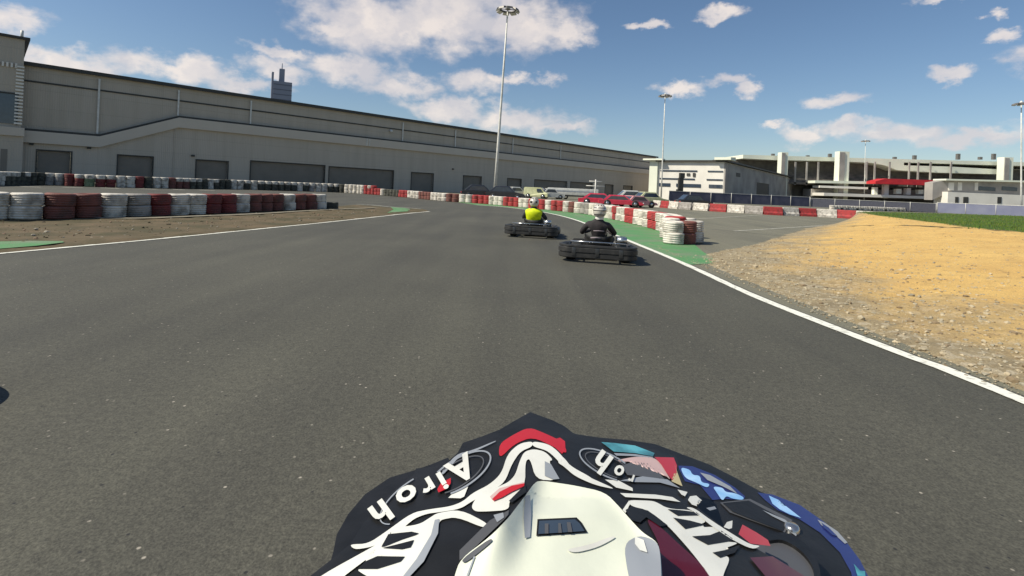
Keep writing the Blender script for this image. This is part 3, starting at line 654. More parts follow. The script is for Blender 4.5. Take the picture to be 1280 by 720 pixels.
# ------------------------------------------------------------------ white building
W0 = Vector((49.7, 120, 0)); W1 = Vector((127, 221, 0)); we = (W1 - W0); WL = we.length; we.normalize()
wa = math.atan2(we.y, we.x); WB = empty('white_building', W0, wa); tag(WB, 'white building with banded front and long side wall greyed for shade behind the blue fence', 'building')
# local x along the side wall; local y to the left = along the front
FW = 16.2
mb = MB(); mb.box(0.3, WL, .3, FW, 0, 9.6); mb.build('wall', M['bwhite'], WB)
MB().box(0.32, 33, -.02, .29, 0, 9.3).box(50, WL, -.02, .29, 0, 9.3).box(33, 50, -.02, .29, 6.0, 9.3).build('side_wall', M['bgrey'], WB)  # shaded side of the white building, its shade put in as grey
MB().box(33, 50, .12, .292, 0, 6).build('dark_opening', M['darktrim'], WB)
MB().box(-.4, WL + 1, -.7, FW + .6, 9.62, 10.0).build('roof', M['darktrim'], WB)
MB().box(-.3, .5, FW + .1, FW + 2.2, 0, 9.9).build('corner_pier', M['creamroof'], WB)
MB().box(-1.4, .6, FW - 1.5, FW + 3.6, 9.9, 10.3).build('roof_cap', M['creamroof'], WB)
MB().box(-1.2, 3, -1.5, 2.2, 10.01, 10.6).build('roof_cap', M['creamroof'], WB)
for zz, spans in [(7.2, [(.5, 4), (6.5, FW - .5)]), (5.2, [(.5, 4.2), (7, FW - .4)]), (3.4, [(.5, 3.6), (5.5, 11.5), (13, FW - .3)])]:
    for a, b_ in spans: MB().box(.16, .298, a, b_, zz, zz + (.32 if zz > 4 else .8)).build('window_band', M['glass'], WB)
MB().box(.1, .296, 8.2, 9.0, 6.2, 6.8).box(.1, .296, 6.9, 7.5, 6.0, 6.9).build('wall_vents', M['darktrim'], WB)
MB().box(10, 14, -.08, -.022, 6.6, 7.6).build('side_sign', M['darktrim'], WB)
r = ray(850, 250); bn = empty('banner_pylon', (r.x * 112, 112, 0), 0.2); tag(bn, 'tall black stepped sign pylon in front of the white building', 'pylon')
MB().box(-.55, .5, -.3, .3, 0, 5.1).box(-.9, .2, -.3, .3, 1.0, 2.6).build('board', M['darktrim'], bn); MB().box(-.35, .75, -.32, .32, 5.1, 6.2).build('head', M['darktrim'], bn)

# ------------------------------------------------------------------ navy screened fence
def fence(a, b, h, label, m, step=3.0):
    a = Vector(a); b = Vector(b); d = b - a; n = max(1, int(d.length / step)); f = empty('fence', (a.x, a.y, 0), math.atan2(d.y, d.x)); tag(f, label, 'fence'); st = d.length / n
    MB().box(0, d.length, -.015, .015, .15, h - .05).build('screen', m, f)
    MB().box(0, d.length, -.05, .018 + .02, h - .04, h + .03).build('top_rail', M['steel'], f)
    for i in range(n + 1): MB().tube([(i * st, -.06, 0), (i * st, -.06, h + .1)], .04, 6).build('post', M['steel'], f)
r = [ray(u, hz(u)) for u in (836, 1012, 1170, 1330)]
fence((r[0].x * 98, 98), (r[1].x * 104, 104), 2.1, 'navy screened fence in front of the white building', M['bluef'], 4)
fence((r[1].x * 104 + .3, 104.2), (r[2].x * 100, 100), 1.9, 'low dark blue fence below the grandstand, left of the white pit building', mat('slate_screen', (.12, .12, .15), .8), 4)
fence((r[2].x * 100 + .3, 100), (r[3].x * 86, 86), 2.1, 'blue-grey fence below the white pit building at far right', mat('bluegrey_screen', (.15, .16, .24), .8, (.19, .20, .27), .5), 4)
for i, u in enumerate([862, 874, 886, 897, 922, 931, 943, 958, 972, 990]):
    q = gp(u, 252.6 + (u - 900) * .03); tyre_stack((q.x, q.y, 0), [['white', 'dark', 'white', 'grey'][i % 4], 'white'], 1.2, 'tyre stack at the foot of the navy fence, %s from the left' % ordn(i + 1), 'scattered stacks below the navy fence', 1.0)

# ------------------------------------------------------------------ grandstand
GY = 190.0
def gx(u): return ray(u, hz(u)).x * GY
def gz(u, v): return CAMH + (hz(u) - v) / F * GY
gs = empty('grandstand', (gx(915), GY, 0)); tag(gs, 'long cream-roofed grandstand with dark seating tiers and columns at right', 'grandstand'); ox = gx(915)
def gpoly(name, pts, y0, y1, m): 
    mb = MB(); mb.prism([(gx(u) - ox, gz(u, v)) for u, v in pts], y0, y1); return mb.build(name, m, gs)
gpoly('roof', [(922,194),(1100,199),(1280,203.5),(1400,207),(1400,211),(1236,207),(1120,203.5),(1120,207),(1175,208.5),(1236,212),(1236,218),(1160,216),(1112,213),(1096,207),(1080,204),(1040,202),(960,200.5),(922,198.5)], -3, 22, M['creamroof'])
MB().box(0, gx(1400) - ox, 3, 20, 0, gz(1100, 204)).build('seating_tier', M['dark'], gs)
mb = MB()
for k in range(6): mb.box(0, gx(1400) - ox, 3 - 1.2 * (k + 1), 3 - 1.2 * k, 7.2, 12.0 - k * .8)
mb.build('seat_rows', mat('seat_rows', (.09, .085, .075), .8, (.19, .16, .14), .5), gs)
for u, w_, h_ in ((966, 8, 192), (1037.5, 12, 191), (1235, 11, 198)):
    mb = MB(); a = gx(u - w_ / 2) - ox; b_ = gx(u + w_ / 2) - ox; mb.box(a, b_, -7.2, -4.5, 0, gz(u, h_)); mb.box(a, (a + b_) / 2, -7.5, -7.203, 0, gz(u, h_) - .3, 1); mb.build('column', [M['creamroof'], M['bgrey']], gs)  # grey half of each front paints the column's side shading
for u in (985, 999, 1013, 1050, 1072, 1082, 1100, 1124, 1135, 1150, 1175):
    a = gx(u) - ox; MB().box(a - .25, a + .25, -4.2, -3.8, 7, gz(u, 203)).build('post', M['bgrey'], gs)
gpoly('terrace_band', [(1000,226),(1170,229),(1170,232),(1000,229)], -9, -4.4, M['creamroof'])
gpoly('lower_band', [(1005,232),(1062,234),(1062,236.5),(1005,234.5)], -9.5, -5, M['bwhite'])
gpoly('lower_band', [(1005,240.5),(1150,245.5),(1150,248.5),(1005,244)], -12, -5, M['bwhite'])
gpoly('lower_wall', [(1005,236),(1180,238),(1180,250),(1005,245)], -4.8, 1, M['bgrey'])
gpoly('red_canopy', [(1060,227),(1072,224),(1148,226.5),(1151,231),(1146,232.5),(1060,230)], -14, -9.4, M['redc'])
gpoly('red_hoarding', [(1088,250),(1140,252),(1140,256),(1088,254.5)], -30, -29.5, M['redc'])
for i, (u0, u1, v0, v1) in enumerate([(1066,1070,234,244),(1078,1083,231,247),(1092,1098,236,242),(1104,1109,235,243),(1118,1124,237,242),(1128,1136,236,244)]):
    gpoly('kiosk', [(u0, v0), (u1, v0), (u1, v1), (u0, v1)], -11, -9.6, M['bwhite'] if i % 2 else M['creamroof'])
for u in (931, 954, 968, 976, 1012, 1040, 1122, 1147, 1202, 1230, 1247):
    a = gx(u) - ox; z = gz(u, 199); MB().box(a - .5, a + .5, 2, 3, z, z + 1.0 + .6 * (u % 3)).build('roof_vent', M['lampmetal'], gs)
PYY = 150.0
def px_(u): return ray(u, hz(u)).x * PYY
def pz(u, v): return CAMH + (hz(u) - v) / F * PYY
pb = empty('pit_building', (px_(1165), PYY, 0)); tag(pb, 'grey and white pit building with dark windows at far right', 'building'); o2 = px_(1165)
def ppoly(name, pts, y0, y1, m): mb = MB(); mb.prism([(px_(u) - o2, pz(u, v)) for u, v in pts], y0, y1); return mb.build(name, m, pb)
ppoly('upper_wall', [(1165,228),(1180,225.5),(1400,231),(1400,245),(1180,243),(1165,250)], 0, 3, M['bgrey'])
ppoly('roof', [(1176,223.5),(1400,229),(1400,231),(1176,225.5)], -1.5, 3.2, M['creamroof'])
MB().box(px_(1177) - o2, px_(1400) - o2, -2, 2.9, 0, pz(1230, 242)).build('lower_wall', M['bwhite'], pb)
for u0, u1 in ((1222, 1243), (1251, 1270), (1290, 1320)): ppoly('window', [(u0, 233.0), (u1, 234.5), (u1, 239), (u0, 238)], -.1, -.003, M['glass'])
for u0, u1 in ((1186, 1190), (1196, 1202), (1238, 1243)): ppoly('door', [(u0, 246), (u1, 246), (u1, 254), (u0, 254)], -2.1, -2.003, M['darktrim'])
for u0, u1 in ((1184, 1191), (1196, 1201), (1217, 1221)): ppoly('wall_panel', [(u0, 228), (u1, 228), (u1, 238), (u0, 238)], -.12, -.004, M['bwhite'])

# ------------------------------------------------------------------ lighting masts
def mast(u, Y, H, lean, label, r=.20, dark=False, yo=0):
    q = ray(u, hz(u)); t = empty('lighting_mast', (q.x * Y, Y, 0)); t.rotation_euler = (0, R(lean), 0); tag(t, label, 'light mast')
    MB().tube([(0, 0, 0), (0, 0, H * .3), (0, 0, H * .65), (0, 0, H)], r, 12, r2=r * .45).build('pole', M['steel'], t)
    MB().tube([(0, 0, 0), (0, 0, .5)], r * 1.8, 12).build('base_flange', M['steel'], t)
    hw = H * .04
    b = MB(); b.lathe([(hw * .95, H - .1), (hw * 1.05, H - .1), (hw * 1.05, H + .08), (hw * .95, H + .08), (hw * .95, H - .1)], n=20)
    for k in range(4): a = k * math.pi / 2; b.tube([(0, 0, H), (hw * math.cos(a), hw * math.sin(a), H)], .05, 6)
    b.build('head_frame', M['lampmetal'], t)
    for k in range(8):
        a = k * math.pi / 4 + .2; c, s_ = math.cos(a), math.sin(a); bb = MB(); w = H * .017
        vs = [(-w, -w * .5, w * .35), (w, -w * .5, w * .35), (w, w * .7, -w * .1), (-w, w * .7, -w * .1), (-w * .8, -w * .4, w * .9), (w * .8, -w * .4, w * .9), (w * .8, w * .5, w * .55), (-w * .8, w * .5, w * .55)]
        vs = [rotz(Vector(p), a - math.pi / 2) + Vector((c * hw * 1.25, s_ * hw * 1.25, H - .25)) for p in vs]
        bb.add(vs, [(0, 1, 2, 3)], 1).add(vs, [(4, 5, 6, 7), (0, 1, 5, 4), (1, 2, 6, 5), (2, 3, 7, 6), (3, 0, 4, 7)], 0)
        bb.build('floodlight', [M['lampmetal'], M['lens']], t)
    MB().lathe([(0.01, H + .5), (hw * .25, H + .3), (hw * .4, H), (0.01, H)], n=12).build('cap', M['steel'], t)
mast(618.5, 60, 22.2, 1.6, 'tallest white floodlight mast, in front of the warehouse near the centre', .19)
mast(826.5, 110, 22.6, -.2, 'slim floodlight mast beside the left corner of the white building', .18)
mast(1080, 182, 23.5, -1, 'distant floodlight mast above the grandstand roof', .16)
mast(1277, 92, 20.5, -2.5, 'floodlight mast cut by the right edge of the picture', .17)

# ------------------------------------------------------------------ parked vehicles behind the barrier
def car(loc, rz, body, label, kind='car', L_=4.3, Wd=1.75, H=1.45, win=True):
    t = empty('parked_' + kind, (loc[0], loc[1], 0.0), rz); tag(t, label, kind)
    h = L_ / 2; w = Wd / 2; lo = .25; belt = H * .58
    if kind == 'van' : side = [(-h, lo), (-h, H * .92), (-h + .1, H), (h * .45, H), (h * .72, belt * 1.05), (h, belt * .85), (h, lo)]
    else: side = [(-h, lo), (-h, belt * .95), (-h * .82, belt), (-h * .5, H), (h * .15, H), (h * .45, belt), (h * .9, belt * .82), (h, belt * .6), (h, lo)]
    n = len(side); vs = []
    for sgn in (-1, -.9, .9, 1): 
        for x, z in side:
            y = sgn * w if z < belt * 1.02 or abs(sgn) == 1 and False else sgn * w * .82
            vs.append((x, y if abs(sgn) == 1 else (sgn * w if z < belt * 1.02 else sgn * w * .82), z + (0 if abs(sgn) == 1 else .03 * (z > belt))))
    fs = []
    for r_ in range(3):
        for i in range(n): j = (i + 1) % n; fs.append((r_ * n + i, r_ * n + j, (r_ + 1) * n + j, (r_ + 1) * n + i))
    fs.append(list(range(n))[::-1]); fs.append([3 * n + i for i in range(n)])
    MB().add(vs, fs).build('body', body, t)
    if win:
        for sy in (-1, 1):
            yw = sy * (w * .90)
            pts = [(-h * .66, belt * 1.06), (-h * .46, H * .93), (h * .13, H * .93), (h * .36, belt * 1.06)] if kind != 'van' else [(h * .1, belt * 1.1), (h * .1, H * .9), (h * .42, H * .9), (h * .6, belt * 1.1)]
            mb = MB(); mb.prism(pts, yw - .07, yw + .07); mb.build('side_window', M['glass'], t)
        for xa, xb, za, zb in ([(h * .17, h * .43, H * .97, belt * 1.08), (-h * .53, -h * .80, H * .97, belt * 1.08)] if kind != 'van' else [(h * .47, h * .70, H * .97, belt * 1.12)]):
            ww = w * .72; sg = .035 if xb > xa else -.035
            MB().add([(xa + sg, -ww, za), (xa + sg, ww, za), (xb + sg, ww, zb), (xb + sg, -ww, zb), (xa - sg, -ww, za - .03), (xa - sg, ww, za - .03), (xb - sg, ww, zb - .03), (xb - sg, -ww, zb - .03)], [(0, 1, 2, 3), (4, 7, 6, 5), (0, 4, 5, 1), (1, 5, 6, 2), (2, 6, 7, 3), (3, 7, 4, 0)]).build('windscreen', M['glass'], t)
    for x in (-h * .62, h * .62):
        for sy in (-1, 1):
            wl = MB().lathe([(.18, -.1), (.30, -.1), (.325, -.06), (.325, .06), (.30, .1), (.18, .1)], (x * 0, 0, 0), 18, axis='x').build('wheel', M['rubber'], t)
            wl.location = (x, sy * (w - .08), .325); wl.rotation_euler = (0, 0, math.pi / 2)
            MB().lathe([(.005, -.08), (.17, -.09), (.19, .09), (.005, .08)], n=12, axis='x').build('rim', M['chrome'], wl)
    for sy in (-1, 1):
        MB().box(h - .05, h + .015, sy * w * .7 - .18, sy * w * .7 + .18, belt * .62, belt * .78, 0, .01).build('headlight', M['lens'], t)
        MB().box(-h - .015, -h + .05, sy * w * .75 - .14, sy * w * .75 + .14, belt * .66, belt * .84, 0, .01).build('tail_light', M['redc'], t)
    return t
def at(u, Y): q = ray(u, hz(u)); return (q.x * Y, Y)
car(at(601, 57), R(8), M['cardark'], 'dark car parked left of the tall mast foot, behind the barrier')
car(at(633, 56), R(-4), M['cardark'], 'dark car parked right of the tall mast foot, behind the barrier')
car(at(646, 74), R(20), M['carwhite'], 'small white car with its nose behind the yellow-vest driver', L_=3.6)
car(at(671, 72), R(-15), M['caryel'], 'cream yellow van parked between the mast and the white box trailer', 'van', 3.4, 1.6, 1.5)
car(at(690, 73), R(10), M['carwhite'], 'white car just left of the white box trailer', L_=3.4)
def trailer(loc, rz):
    t = empty('box_trailer', (loc[0], loc[1], 0), rz); tag(t, 'long white box trailer parked before the warehouse doors', 'trailer')
    MB().box(-3.7, 3.7, -1.1, 1.1, .62, 1.62, 0, .05).build('box', M['carwhite'], t); MB().box(-3.0, 3.0, -1.115, -1.102, 1.1, 1.3).build('side_stripe', M['pk_lgrey'], t)
    MB().box(-3.4, 3.4, -.8, .8, .5, .65).tube([(3.6, 0, .55), (4.8, 0, .5)], .05, 6).build('chassis', M['frame'], t)
    for x in (-1.9, -1.0):
        for sy in (-1, 1):
            w_ = MB().lathe([(.15, -.1), (.33, -.1), (.35, .0), (.33, .1), (.15, .1)], n=16, axis='x').build('wheel', M['rubber'], t); w_.location = (x, sy * .95, .35); w_.rotation_euler = (0, 0, math.pi / 2)
trailer(at(716, 76), R(-6))
car(at(752, 50), R(-10), M['carred'], 'left red car with long bonnet near the antenna frame', L_=4.4, H=1.12)
car(at(776, 47), R(-6), M['carred'], 'right red car in front of the white estate car', L_=4.0, H=1.05)
car(at(796, 48), R(25), mat('pink_car', (.60, .28, .28), .4), 'faded pink car at the end of the red cars', L_=3.6, H=1.05)
car(at(792, 62), R(0), M['carwhite'], 'white estate car behind the pink car', L_=4.6, H=1.6)
car(at(813, 60), R(12), M['caryel'], 'cream coloured car at the foot of the slim mast', L_=4.2, H=1.5)
car(at(868, 56), R(5), M['cardark'], 'dark green car behind the plastic blocks', L_=3.8, H=1.4)
t = empty('antenna_frame', (*at(744, 55), 0)); tag(t, 'thin silver antenna frame with crossbars behind the red cars', 'antenna')
MB().tube([(0, 0, 0), (0, 0, 2.6)], .07, 8).build('pole', M['steel'], t); MB().tube([(-1.0, 0, 1.9), (1.0, 0, 1.9)], .05, 6).tube([(-.7, 0, 2.4), (.7, 0, 2.4)], .05, 6).build('crossbar', M['steel'], t)
for sx in (-1, 1): MB().tube([(0, 0, 1.2), (sx * .6, .2, 0)], .05, 6).build('leg', M['steel'], t)

# ------------------------------------------------------------------ go-karts
def rounded(pts, r=.12, n=6):
    out = []
    P = [Vector((p[0], p[1], 0)) for p in pts]
    out.append(P[0])
    for a, b, c in zip(P, P[1:], P[2:]):
        d1 = (a - b).normalized(); d2 = (c - b).normalized(); rr = min(r, (a - b).length * .45, (c - b).length * .45)
        s_, e_ = b + d1 * rr, b + d2 * rr
        for k in range(n + 1): t = k / n; out.append(s_ * (1 - t) ** 2 + b * 2 * t * (1 - t) + e_ * t * t)
    out.append(P[-1]); return out
def make_kart(label, group, bodycol):
    k = empty('go_kart', (0, 0, 0)); tag(k, label, 'go-kart', group)
    ribbed = [(-.02, .075), (.045, .08), (.062, .10), (.066, .15), (.058, .168), (.050, .172), (.050, .186), (.058, .190), (.072, .21), (.070, .265), (.058, .290), (.03, .305), (.0, .308), (-.04, .29), (-.04, .1)]
    # paths run so that 'left' points outward
    MB().sweep([(-.02, .075), (.05, .08), (.060, .095), (.062, .162), (.040, .168), (.040, .182), (.066, .188), (.066, .258), (.050, .268), (.046, .278), (.058, .284), (.056, .312), (.0, .320), (-.04, .30), (-.04, .1)], rounded([(-.60, -.42), (-.665, -.80), (-.56, -.93), (.56, -.93), (.665, -.80), (.60, -.42)][::-1], .07), smooth=False).build('rear_bumper', M['plastic'], k)
    rb = MB(); [rb.box(x_ - .035, x_ + .035, -1.0, -.985, .12, .27, 0, .004) for x_ in (-.42, 0, .42)]; rb.build('bumper_clip', M['frame'], k)
    side = [(-.08, .07), (.05, .07), (.085, .1), (.085, .2), (.05, .25), (-.03, .26), (-.08, .22)]
    MB().sweep(side, rounded([(.56, -.36), (.62, -.25), (.62, .32), (.50, .42)], .08)[::1]).sweep([(-o_, z_) for o_, z_ in side][::-1], rounded([(.56, -.36), (.62, -.25), (.62, .32), (.50, .42)], .08)).build('side_pod', M['plastic'], k)
    MB().sweep([(-.06, .07), (.05, .07), (.08, .1), (.08, .2), (.05, .25), (-.03, .26), (-.06, .22)], rounded([(-.50, .42), (-.62, .32), (-.62, -.25), (-.56, -.36)][::-1], .08)).build('side_pod', M['plastic'], k)
    fp = [(-.04, .07), (.05, .075), (.07, .11), (.07, .22), (.04, .26), (-.04, .25)]
    MB().sweep(fp, rounded([(-.55, .50), (-.48, .82), (-.22, .96), (.22, .96), (.48, .82), (.55, .50)], .12)).build('front_bumper', M['plastic'], k)
    MB().add([(-.2, .86, .16), (.2, .86, .16), (.15, .42, .5), (-.15, .42, .5), (-.2, .86, .12), (.2, .86, .12), (.15, .46, .40), (-.15, .46, .40)], [(0, 1, 2, 3), (4, 7, 6, 5), (0, 4, 5, 1), (1, 5, 6, 2), (2, 6, 7, 3), (3, 7, 4, 0)]).build('front_fairing', bodycol, k)
    MB().box(-.30, .30, -.45, .86, .055, .07).build('floor_tray', M['frame'], k)
    fr = MB()
    for sx in (-1, 1):
        fr.tube([(sx * .33, -.85, .10), (sx * .33, .2, .10), (sx * .20, .85, .10)], .016, 8)
        fr.tube([(sx * .33, -.85, .10), (sx * .33, -.88, .30)], .016, 8)
    for y in (-.8, -.3, .25, .85): fr.tube([(-.34, y, .10), (.34, y, .10)], .015, 8)
    fr.tube([(-.5, -.80, .36), (-.2, -.86, .37), (.5, -.80, .36)], .014, 8)
    fr.build('frame', M['chrome'], k)
    # bucket seat
    b = bmesh.new(); G = []
    prof = [(.20, .12), (.08, .10), (-.10, .09), (-.26, .12), (-.36, .22), (-.43, .34), (-.47, .44)]
    for i, (y, z) in enumerate(prof):
        row = []
        for j in range(9):
            t = (j - 4) / 4; w_ = .20 + .015 * i; lift = (abs(t) ** 3) * (.14 if i < 6 else .04); fwd = (abs(t) ** 3) * (.02 * i)
            row.append(b.verts.new((t * w_, y + fwd, z + lift)))
        G.append(row)
    for i in range(len(G) - 1):
        for j in range(8): b.faces.new((G[i][j], G[i][j + 1], G[i + 1][j + 1], G[i + 1][j]))
    me = bpy.data.meshes.new('seat'); b.to_mesh(me); b.free(); me.materials.append(M['plastic'])
    for p_ in me.polygons: p_.use_smooth = True
    so = bpy.data.objects.new('seat', me); col.objects.link(so); so.parent = k; md = so.modifiers.new('thick', 'SOLIDIFY'); md.thickness = .012
    # engine right of the seat
    en = MB(); en.box(.30, .52, -.62, -.34, .12, .34, 0, .02)
    for i in range(7): en.box(.32, .50, -.60, -.36, .35 + i * .018, .357 + i * .018)
    en.build('engine', M['frame'], k)
    MB().tube([(.34, -.70, .42), (.52, -.70, .42)], .06, 14).build('exhaust_silencer', M['chrome'], k)
    MB().box(-.50, -.30, -.62, -.40, .14, .32, 0, .03).build('fuel_tank', M['rubber'], k)
    MB().tube([(-.52, -.55, .14), (.52, -.55, .14)], .02, 8).build('rear_axle', M['chrome'], k)
    sw = MB(); c = Vector((0, .12, .50)); ring = [c + Vector((math.cos(a) * .15, math.sin(a) * .15 * .55, math.sin(a) * .15 * .83)) for a in [2 * math.pi * i / 24 for i in range(25)]]
    sw.tube(ring, .014, 8, cap=False)
    for a in (R(90), R(210), R(330)): sw.tube([c, c + Vector((math.cos(a) * .15, math.sin(a) * .15 * .55, math.sin(a) * .15 * .83))], .010, 6)
    s_ = sw.build('steering_wheel', M['rubber'], k); MB().tube([(0, .12, .50), (0, .52, .14)], .012, 8).build('column', M['chrome'], s_)
    for (x, y, rr, hw_) in ((-.50, -.56, .14, .09), (.50, -.56, .14, .09), (-.47, .56, .125, .06), (.47, .56, .125, .06)):
        w_ = MB().lathe([(rr * .5, -hw_), (rr * .88, -hw_), (rr, -hw_ * .8), (rr, hw_ * .8), (rr * .88, hw_), (rr * .5, hw_), (rr * .5, -hw_)], n=24, axis='x').build('wheel', M['rubber'], k)
        w_.location = (x, y, rr); MB().lathe([(.005, -.02), (rr * .5, -hw_ * .8), (rr * .5, hw_ * .8), (.005, .02)], n=16, axis='x').build('rim', M['chrome'], w_)
    MB().box(-.54, -.24, .50, .52, .14, .30, 0, .006).build('number_panel', M['plastic'], k)
    return k
def skin_body(name, joints, edges, m, root=0, sub=1):
    me = bpy.data.meshes.new(name); me.from_pydata([j[:3] for j in joints], edges, []); b = bmesh.new(); b.from_mesh(me)
    ly = b.verts.layers.skin.verify(); b.verts.ensure_lookup_table()
    for i, j in enumerate(joints): rr = j[3] if isinstance(j[3], tuple) else (j[3], j[3]); b.verts[i][ly].radius = rr
    b.verts[root][ly].use_root = True; b.to_mesh(me); b.free(); me.materials.append(m)
    o = bpy.data.objects.new(name, me); col.objects.link(o); md = o.modifiers.new('skin', 'SKIN'); md.use_smooth_shade = True; md.branch_smoothing = .6
    ms = o.modifiers.new('sub', 'SUBSURF'); ms.levels = sub; ms.render_levels = sub; return o
def make_driver(label, m, head=(0, -.38, .93), lean=0.0):
    J = [(0, -.20, .24, (.17, .13))]; E = []
    def add(p, r_, par): J.append((*p, r_)); E.append((par, len(J) - 1)); return len(J) - 1
    a = add((lean * .3, -.29, .38), (.15, .115), 0); b = add((lean * .6, -.36, .54), (.18, .12), a); c = add((lean, -.38, .68), (.16, .10), b)
    n = add((lean, -.385, .775), .065, c); h = add((head[0], head[1], head[2] - .04), .085, n); add((head[0], head[1] + .01, head[2] + .03), .08, h)
    for sx in (-1, 1):
        s_ = add((lean + sx * .185, -.37, .675), .075, c); el = add((lean + sx * .33, -.14, .48), .052, s_); wr = add((sx * .185, .06, .51), .034, el); pm = add((sx * .158, .105, .525), (.036, .022), wr)
        for q in range(4):
            f1 = add((sx * (.150 - .0), .140, .548 - q * .018), .0095, pm); add((sx * .128, .150, .545 - q * .018), .0085, f1)
        th = add((sx * .135, .095, .545), .011, pm); add((sx * .118, .115, .556), .009, th)
        hp = add((sx * .11, -.14, .22), .10, 0); kn = add((sx * .26, .26, .36), .066, hp); an = add((sx * .20, .58, .17), .045, kn); add((sx * .19, .70, .20), .036, an)
    o = skin_body('person', J, E, m); tag(o, label, 'person'); return o
def driver_helmet(par, c, pattern):
    mb = MB(); n = 28; H = 20; vs = []; fs = []
    for i in range(H + 1):
        a = math.pi * .86 * i / H
        for k in range(n):
            t = 2 * math.pi * k / n; x = math.sin(a) * math.cos(t) * .128; y = math.sin(a) * math.sin(t) * .152; z = math.cos(a) * .135
            if y > 0: y *= 1 + .18 * max(0, -math.cos(a) + .1)
            if z < -.02: z *= 1.12
            vs.append((c[0] + x, c[1] + y, c[2] + z))
    mi = []
    for i in range(H):
        for k in range(n):
            fs.append((i * n + k, (i + 1) * n + k, (i + 1) * n + (k + 1) % n, i * n + (k + 1) % n))
            mi.append(pattern(i / H, k / n))
    for f, q in zip(fs, mi): pass
    base = len(mb.v); mb.v += vs
    for f, q in zip(fs, mi): mb.f.append([i_ + base for i_ in f]); mb.m.append(q); mb.sm.append(True)
    h = mb.build('helmet', [M['hwhite'], M['hblack'], M['hiviz'] if False else M['pk_grey'], M['bwhite']], par)
    v = MB(); vs = []; fs = []
    for i in range(5):
        for k in range(13):
            t = R(25) + R(130) * k / 12; z = -.035 + .085 * i / 4; rr = math.sqrt(max(0, 1 - (z / .14) ** 2))
            vs.append((c[0] + math.cos(t) * .131 * rr, c[1] + math.sin(t) * .168 * rr, c[2] + z))
    for i in range(4):
        for k in range(12): fs.append((i * 13 + k, i * 13 + k + 1, (i + 1) * 13 + k + 1, (i + 1) * 13 + k))
    v.add(vs, fs, 0, True).build('visor', M['hblack'], h)
    return h
kart1 = make_kart('black go-kart nearest ahead, carrying the driver in black', 'go-karts on the track', M['pk_grey'])
P1 = make_driver('driver in black suit and white helmet seated in the nearest kart ahead', M['suit'], lean=-.02)
driver_helmet(P1, (0, -.385, .935), lambda a, k: (2 if (.36 < a < .45) else (1 if (.52 < a < .59 or .74 < a < .80) else (1 if (.14 < a < .30 and (k * 9) % 1 < .34) else 0))))
MB().lathe([(.076, .0), (.083, .02), (.078, .06), (.072, .075)], (0, -.385, .765), 20).build('neck_brace', M['bwhite'], P1)
mb = MB(); pts = catmull([(-.17, -.495, .53), (-.06, -.505, .565), (.06, -.505, .565), (.17, -.495, .54)], 6)
mb.tube([(-.10, -.502, .55), (0, -.508, .556), (.10, -.502, .552)], .009, 6); mb.tube([(-.15, -.475, .41), (-.05, -.475, .42), (.04, -.475, .415)], .012, 6); mb.build('back_print', M['stripe'], P1)
# the seated figure leaves the lower back bare of the seat shell: seat stays kart's
def place(k, person, x, y, yaw):
    k.location = (x, y, 0.006); k.rotation_euler = (0, 0, yaw); person.location = (x, y, 0.006); person.rotation_euler = (0, 0, yaw)
def mid(u, v, yaw, back=.98):
    q = gp(u, v); return q.x + math.sin(-yaw) * back, q.y + math.cos(yaw) * back
yaw1 = R(-11); x, y = mid(746, 330, yaw1); place(kart1, P1, x, y, yaw1)
kart2 = copy_tree(kart1); kart2['label'] = 'black go-kart further ahead, carrying the driver in the yellow vest'
P2 = make_driver('driver in neon yellow vest and white helmet in the further kart', M['suit2'])
driver_helmet(P2, (0, -.385, .935), lambda a, k: (1 if (.45 < a < .62 and (k * 5) % 1 < .42) or (.2 < a < .34 and (k * 7 + .3) % 1 < .3) or a > .86 else 0))
# vest: a shell around the torso
ns = 24; rows = [(.26, -.24, .165, .125), (.30, -.255, .165, .122), (.38, -.29, .168, .122), (.48, -.335, .175, .125), (.58, -.365, .188, .130), (.66, -.375, .205, .128), (.705, -.378, .200, .112), (.735, -.38, .155, .095), (.760, -.38, .085, .08)]
vs = []; fs = []
for (z, yc, rx, ry) in rows:
    for k_ in range(ns): t = 2 * math.pi * k_ / ns; vs.append((rx * 1.16 * math.cos(t), yc + ry * 1.2 * math.sin(t), z + .01 * math.sin(t * 3)))
for i in range(len(rows) - 1):
    for k_ in range(ns): fs.append((i * ns + k_, i * ns + (k_ + 1) % ns, (i + 1) * ns + (k_ + 1) % ns, (i + 1) * ns + k_))
MB().add(vs, fs, 0, True).build('vest', M['hiviz'], P2)
yaw2 = R(-10); x, y = mid(662, 298, yaw2); place(kart2, P2, x, y, yaw2)
# unseen kart added left of the frame; only its shadow tip enters
kart3 = copy_tree(kart1); kart3['label'] = 'unseen black go-kart added beyond the left picture edge, casting a shadow tip'
P3 = make_driver('driver in charcoal overalls in the unseen kart added beyond the left picture edge', M['suit2']); driver_helmet(P3, (0, -.385, .935), lambda a, k: 0 if a > .3 else 1)
place(kart3, P3, -3.50, 1.98, 0)
# the kart that carries the camera
kart4 = copy_tree(kart1); kart4['label'] = 'black go-kart driven by the wearer of the graphic helmet'
P4 = make_driver('driver under the graphic motocross helmet, body below the picture', M['suit'], head=(.02, -.42, .93)); place(kart4, P4, 0, .42, 0)

